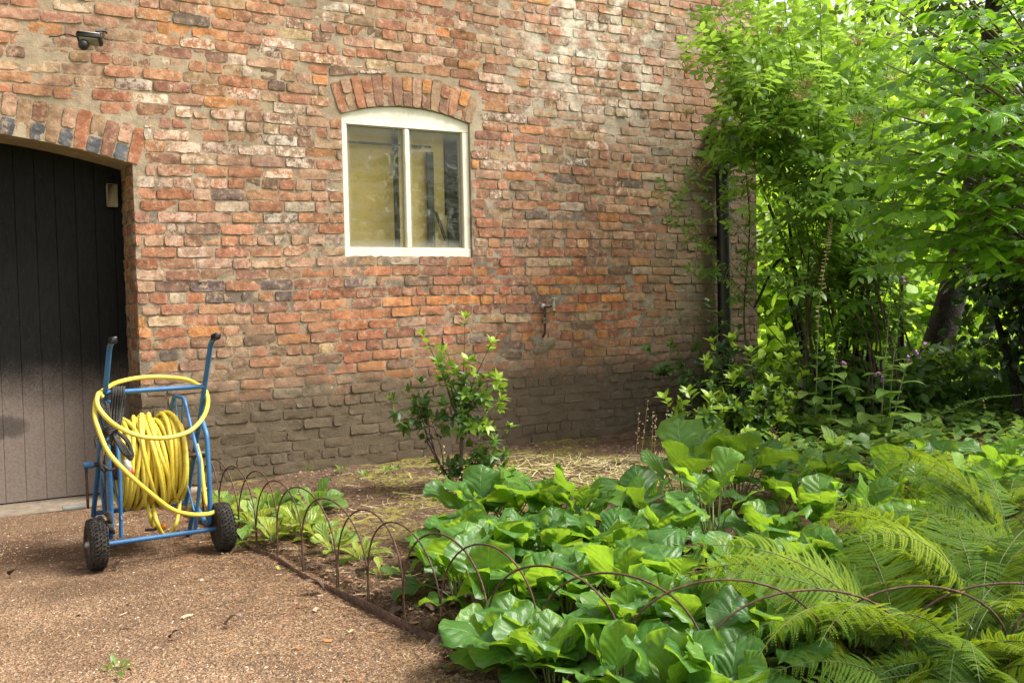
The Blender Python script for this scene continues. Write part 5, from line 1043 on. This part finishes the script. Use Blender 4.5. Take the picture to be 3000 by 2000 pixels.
FXR = [(2290, 1345, .20, 'left of the tallest foxglove stalk'), (2395, 1300, .24, 'at the foot of the tallest foxglove stalk'), (2460, 1350, .22, 'between the tallest foxglove stalk and the twin spikes'), (2560, 1330, .24, 'at the foot of the twin foxglove spikes'), (2650, 1340, .22, 'right of the twin foxglove spikes'), (2500, 1250, .20, 'further back behind the twin foxglove spikes'), (2340, 1240, .20, 'behind the bright tipped bushy shrub'), (2740, 1300, .20, 'at the foot of the leaning trunk'), (2420, 1400, .18, 'in front of the foxglove group, small'), (2600, 1410, .18, 'in front of the foxglove group, beside the long leaning stalk')]
for px, py, L, lb in FXR: rosette('leafy_plant', 'light green leafy foxglove rosette '+lb, 'plant', GP(px, py), 14, L*.7, L*1.1, L_FOX, M_GSTEM, W_OV, .24, .10, (5, 78), .45, 'leafy rosettes among the foxgloves', .03, rng.uniform(0, 6), (.4, 1.4), (.05, .3), 5, 8)
# ground cover
n = 6500; X, Y = ptsin(n, 1.55, 5.6, 4.2, 11.5); k_ = (Y < 8.15+X*.62-.45) | (X > 2.35); k_ &= ~((X < 2.0) & (Y > 7.6)); k_ &= ~((X < 1.9) & (Y < 6.4)); k_ &= ~((X < 2.6) & (Y < 5.6)); X, Y = X[k_], Y[k_]; n = len(X)
b = Buf(); an = rng.uniform(0, 2*pi, n); D = np.stack([np.cos(an), np.sin(an), rng.normal(.1, .25, n)], -1); hgt = rng.uniform(.03, .17, n)+np.clip(vnoise(X, Y, 1.5, 8), 0, 1)*.3
tps = [leafgrid(5, 5, W_OV, 1, .40, .08, .5, .03, 3, x) for x in (0., 2., 4.)]; kk = rng.integers(0, 3, n); Nz = CZ+rnd(n, .35); P = np.stack([X, Y, hsoil(X, Y)+hgt], -1)
for t in range(3): m_ = kk == t; scatter(b, tps[t], frames(D[m_], Nz[m_]), P[m_], rng.uniform(.05, .11, m_.sum()), np.clip(rng.normal(.5, .22, m_.sum()), 0, 1))
tag(mk('ground_cover', b, L_GC), 'dense creeping green ground cover below the shrubs at the right', None, None, 'stuff')
n = 1500; X, Y = ptsin(n, .95, 2.9, 2.95, 5.7); k_ = (sdist(X, Y) > .05) & (X > 1.15+.25*(Y-3)); X, Y = X[k_], Y[k_]; n = len(X); b = Buf(); an = rng.uniform(0, 2*pi, n); D = np.stack([np.cos(an), np.sin(an), rng.normal(.1, .3, n)], -1)
scatter(b, tps[0], frames(D, CZ+rnd(n, .5)), np.stack([X, Y, hsoil(X, Y)+rng.uniform(.01, .12, n)], -1), rng.uniform(.03, .065, n), rng.uniform(0, .4, n))
tag(mk('low_foliage', b, L_DRK), 'dark low foliage filling the ground under the ferns', None, None, 'stuff')
n = 7000; X, Y = ptsin(n, 3.2, 14, 10.5, 20.); b = Buf(); D = A([0, 0, 1.])+rnd(n, .45); scatter(b, leafgrid(3, 4, W_LA, 1, .05, .1, .8), frames(D, rnd(n)), np.stack([X, Y, np.full(n, -.02)], -1), rng.uniform(.1, .4, n), rng.uniform(.3, 1, n))
tag(mk('long_grass', b, L_BG), 'long bright grass behind the shrubs', None, None, 'stuff')

# ------------------------------------------------------------------ elder
eb = A([3.05, 9.0, .02]); TE = [(2095, 15, 8.3), (2125, 130, 8.2), (2075, 215, 8.0), (2170, 60, 8.2), (2180, 400, 7.9), (2200, -60, 8.3), (2300, 20, 8.1), (2400, -90, 8.4), (2230, 160, 7.9), (2330, 150, 7.8), (2450, 60, 8.1), (2560, 60, 8.3), (2500, 200, 7.9), (2600, 200, 8.2), (2400, 280, 7.7), (2260, 290, 7.7), (2300, 430, 7.9), (2440, 400, 7.8), (2560, 360, 8.0), (2400, 540, 8.3), (2610, 480, 8.4), (2360, 690, 8.7), (2470, 740, 8.8), (2560, 690, 8.7), (2300, 800, 8.9), (2640, 720, 9.0), (2430, 860, 9.0), (2150, 240, 8.0), (2350, 330, 8.1), (2520, -40, 8.6), (2640, 350, 8.6), (2660, 80, 8.8)]
shrub('elder_tree', 'tall many stemmed elder with feathery leaves leaning over the wall corner and drainpipe', 'tree', eb, [PD(x, y, Y) for x, y, Y in TE], L_ELD, M_BARK, .22, .012, 7, .28, 3, T_PIN, 3, spread=.38, tint=.42, tipbright=.4, t0=.6, opp=True, droop=.3, tleft=2.1)
shrub('elder_sapling', 'thin side shoots of elder hanging low in front of the drainpipe', 'shrub', A([2.9, 8.9, .03]), [PD(x, y, Y) for x, y, Y in ((1985, 600, 8.2), (2030, 640, 8.3), (2080, 560, 8.3), (2120, 640, 8.5))], L_ELD, M_BARK, .17, .007, 4, .16, 2, T_PIN, 1, tint=.2, tipbright=.2, t0=.72, opp=True, droop=.3)
el_ = [o for o in bpy.data.objects if o.name.startswith('elder_tree')][0]
b = Buf()
for x0, x1, y1 in ((2360, 2300, 560), (2470, 2450, 500), (2500, 2560, 480), (2530, 2620, 560), (2640, 2640, 600), (2420, 2250, 600), (2520, 2500, 420), (2410, 2210, 900)):
    tube(b, curve([PD(x0, 1150, 9.2), PD(x0*.7+x1*.3+rng.normal(0, 8), 950, 9.1), PD(x0*.4+x1*.6, 760, 8.9), PD(x1, y1, 8.7)], 20), np.linspace(.028, .010, 19), 8, caps=False)
mk('main_stems', b, M_DBARK, el_)
q = N('unripe_elder_berries'); M_BRY = q.fin(q.pbr(q.mix(q.map(q.noise(60), .4, .6), (.30, .13, .07), (.42, .38, .10)), .5))
for i, (x, y, Y) in enumerate([(2280, 75, 7.7), (2360, 235, 7.5), (2345, 270, 7.5), (2010, 190, 7.9), (2010, 320, 7.9), (2620, 225, 7.8), (2510, 110, 7.8), (2705, 320, 7.6), (2515, 345, 7.7), (2260, 370, 7.8), (2050, 480, 8.0), (2600, 105, 7.9)]):
    c_ = PD(x, y, Y); b = Buf(); 
    for k in range(34):
        o = rng.normal(0, 1, 3)*A([.05, .05, .018]); p_ = c_+o; tube(b, [c_-CZ*.07, c_-CZ*.02+o*.4, p_], .0012, 3, caps=False); lathe(b, p_, CZ, [(0, 0), (.002, .0035), (.005, .0035), (.007, 0)], 5)
    mk('berry_cluster', b, M_BRY, el_)

# ------------------------------------------------------------------ broad-leaved tree at the right
tb = A([3.75, 6.6, 0.]); tree = thing('broadleaf_tree', 'broad leaved tree at the right edge with layered bright branches reaching left', 'tree', tb)
wd = Woody(); trunk = Buf(); TP = curve([tb, tb+A([.05, .1, 1.4]), tb+A([-.05, .1, 3.0]), tb+A([.1, 0, 5.2])], 30); tube(trunk, TP, np.linspace(.11, .04, len(TP)), 10); mk('trunk', trunk, M_DBARK, tree)
TT = [(2570, 320, 5.6), (2600, 190, 5.6), (2640, 40, 5.5), (2690, -90, 5.4), (2580, 420, 5.6), (2555, 475, 5.7), (2535, 590, 5.7), (2600, 660, 5.8), (2560, 540, 5.5), (2690, 540, 5.4), (2680, 430, 5.2), (2740, 300, 5.1), (2720, 160, 5.1), (2850, 130, 5.2), (2800, 10, 5.2), (2900, 380, 5.3), (2960, 240, 5.), (2640, 770, 6.1), (2740, 700, 5.8), (2840, 600, 5.6), (2950, 540, 5.4), (2990, 30, 5.3), (2630, 700, 5.9), (2800, 440, 5.), (2920, 700, 5.8), (2700, 620, 5.3), (2650, 280, 5.3), (2780, -60, 5.), (2900, -50, 5.0), (2850, 300, 4.9), (2990, 420, 5.0), (2650, 130, 5.2)]
for x, y, Y in TT:
    tp_ = PD(x, y, Y); zb = tp_[2]*.66+.1; s_ = TP[np.argmin(np.abs(TP[:, 2]-zb))]; v = tp_-s_; P = curve([s_, s_+v*.5+CZ*.16*np.linalg.norm(v)*.5, tp_], 16); tube(wd.w, P, np.linspace(.016, .003, len(P)), 6, caps=False)
    for k in range(9):
        t = .28+.70*(k+rng.random())/9; i = min(len(P)-2, int(t*(len(P)-1))); d = unit(P[i+1]-P[i]); sd_ = unit(np.cross(d, CZ))*(1 if k % 2 else -1); twig(wd, P[i], unit(d*.75+sd_*.75+rng.normal(0, .12, 3)), rng.uniform(.28, .46)*(1.2-.6*t), 8, .108, .45+.25*(t-.5), r=.003, flat=True, droop=.35)
    twig(wd, P[-1], unit(P[-1]-P[-3]), .27, 8, .108, .75, r=.003, flat=True, droop=.3)
mk('branches', wd.w, M_STEM, tree); b = Buf(); wd.emit(b, [T_BIG]); mk('crown', b, L_HOR, tree)

def cloud(b, c_, rad, ncl, nl, lsize, tpl, cl=.28, tint=.5, flatn=.6):
    c_ = A(c_, float); rad = A(rad, float); u_ = rnd(ncl); u_ /= np.linalg.norm(u_, axis=1)[:, None]; cc = c_+u_*rad*(rng.random((ncl, 1))**.45)
    P = (cc[:, None]+rng.normal(0, cl, (ncl, nl, 3))*A([1, 1, .6])).reshape(-1, 3); n = len(P); out = (P-c_)/rad; D = out*.5+rnd(n, .7)+A([0, 0, -.15]); Nn = A([0, 0, flatn])+out*.3+rnd(n, .5)
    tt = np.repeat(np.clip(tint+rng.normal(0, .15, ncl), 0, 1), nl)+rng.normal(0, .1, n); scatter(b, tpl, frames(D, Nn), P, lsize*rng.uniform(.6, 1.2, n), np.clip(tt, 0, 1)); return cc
def cloudtree(name, label, base, clouds, mat, bark, lsize, tpl, tr=.12, group=None, cat='tree', lean=(0, 0), nstem=1):
    th = thing(name, label, cat, base, group); b = Buf(); t = Buf(); base = A(base, float)
    for (c_, rad, ncl, nl, ti) in clouds:
        cc = cloud(b, c_, rad, ncl, nl, lsize, tpl, min(rad)*.28, ti)
        for k in range(0, ncl, max(1, ncl//10)): 
            v = cc[k]-base; tube(t, curve([base+v*.25*A([.4, .4, 1]), base+v*.6*A([.8, .8, 1]), cc[k]], 8), np.linspace(tr*.35, tr*.06, 9)[:len(curve([base, base+v*.6, cc[k]], 8))], 5, caps=False)
    for k in range(nstem):
        o = rng.normal(0, .12, 3)*A([1, 1, 0])*(nstem > 1); top = A(clouds[0][0])*1.; tube(t, curve([base+o, base+o*1.5+(top-base)*.4*A([.6, .6, 1]), top+o*3], 14), np.linspace(tr, tr*.4, 15)[:len(curve([base, base+(top-base)*.4, top], 14))], 8, caps=False)
    mk('trunk', t, bark, th); mk('crown', b, mat, th); return th
cloudtree('evergreen_shrub', 'dark glossy evergreen mass at the right edge behind the ferns', (4.3, 8.3, 0), [((4.35, 8.5, 1.45), (.75, .6, .9), 55, 60, .4), ((4.9, 8.6, .9), (.7, .6, .8), 30, 50, .3), ((4.6, 8.5, 2.6), (.75, .6, .9), 45, 55, .5), ((4.3, 7.7, 1.9), (.35, .4, .8), 26, 50, .4), ((4.5, 7.6, 3.2), (.4, .4, .8), 30, 50, .4)], L_EVG, M_DBARK, .10, T_BIG, .05, cat='shrub', nstem=3)
lt = thing('leaning_tree', 'thick dark tree trunk leaning right behind the foxgloves', 'tree', PD(2690, 1280, 9.6)); b = Buf()
tube(b, curve([PD(2685, 1290, 9.6), PD(2715, 1150, 9.6), PD(2745, 1020, 9.6), PD(2790, 860, 9.6), PD(2850, 600, 9.6), PD(2900, 200, 9.6), PD(2950, -300, 9.6)], 30), np.linspace(.17, .09, 31)[:len(curve([(0, 0, 0)]*7, 30))], 12, caps=False); mk('trunk', b, M_DBARK, lt)
b = Buf(); cloud(b, (4.9, 9.8, 4.3), (1.3, 1.0, 1.1), 70, 50, .10, T_BIG, .3, .4); mk('crown', b, L_EVG, lt)
b = Buf(); P_ = curve([(4.0, 7.9, .05), (4.5, 7.95, .22), (5.3, 8.0, .30), (6.2, 8.1, .35)], 20); tube(b, P_, .13, 10); tag(mk('fallen_log', b, M_DBARK, None, (4.5, 7.95, .1)), 'dark fallen log under the evergreen at the right', 'log')
for lb, c_, rd_, nc_ in (('low dark leafy undergrowth below the elder stems', (2.95, 9.0, .35), (.75, .35, .38), 34), ('dark leafy undergrowth between the elder and the leaning trunk', (3.7, 9.1, .35), (.7, .35, .4), 32), ('dark leafy undergrowth right of the leaning trunk', (4.5, 9.2, .4), (.6, .35, .5), 30)):
    cloudtree('undergrowth_shrub', lb, (c_[0], c_[1], .05), [(c_, rd_, nc_, 34, .35)], L_GC, M_DBARK, .11, T_BIG, .012, 'undergrowth shrubs', 'shrub')
BGT = [('low sunlit bush just past the building corner', (3.5, 12.4), [((3.4, 12.5, .75), (.9, .5, .8), 46, 40, .45)]), ('small sunlit bush between the elder stems in the distance', (5.2, 12.8), [((5.1, 12.8, .7), (.9, .5, .75), 46, 40, .35)]), ('sunlit bright green bush directly behind the building corner', (4.6, 14.5), [((4.5, 14.6, 1.6), (1.2, .9, 1.5), 60, 45, .6)]), ('sunlit bush standing to the right of the one behind the corner', (6.8, 15.5), [((6.8, 15.6, 1.7), (1.5, 1., 1.6), 60, 45, .5)]),
       ('tall bright tree rising behind the elder top', (5.5, 18), [((5.4, 18, 5.2), (2.4, 1.5, 2.6), 110, 45, .6)]), ('tall bright tree behind the right edge branches', (10, 19), [((9.6, 19, 4.5), (2.6, 1.6, 3.4), 110, 45, .5)]), ('lower dense bush in the far right background', (11.5, 17), [((10.8, 17, 1.6), (2., 1.2, 1.7), 70, 45, .4)]), ('far hedge like tree closing the view to the left', (3., 22), [((3.6, 22, 4.), (2.6, 1.3, 4.), 90, 40, .7)]), ('far hedge like tree closing the view to the right', (9, 24), [((8.5, 24, 4.), (4.2, 1.3, 4.2), 120, 40, .7)])]
for lb, (x, y), cl in BGT: cloudtree('background_tree', lb, (x, y, -.05), cl, L_BG, M_BARK, .17, T_RND, .10, 'sunlit trees beyond the garden')
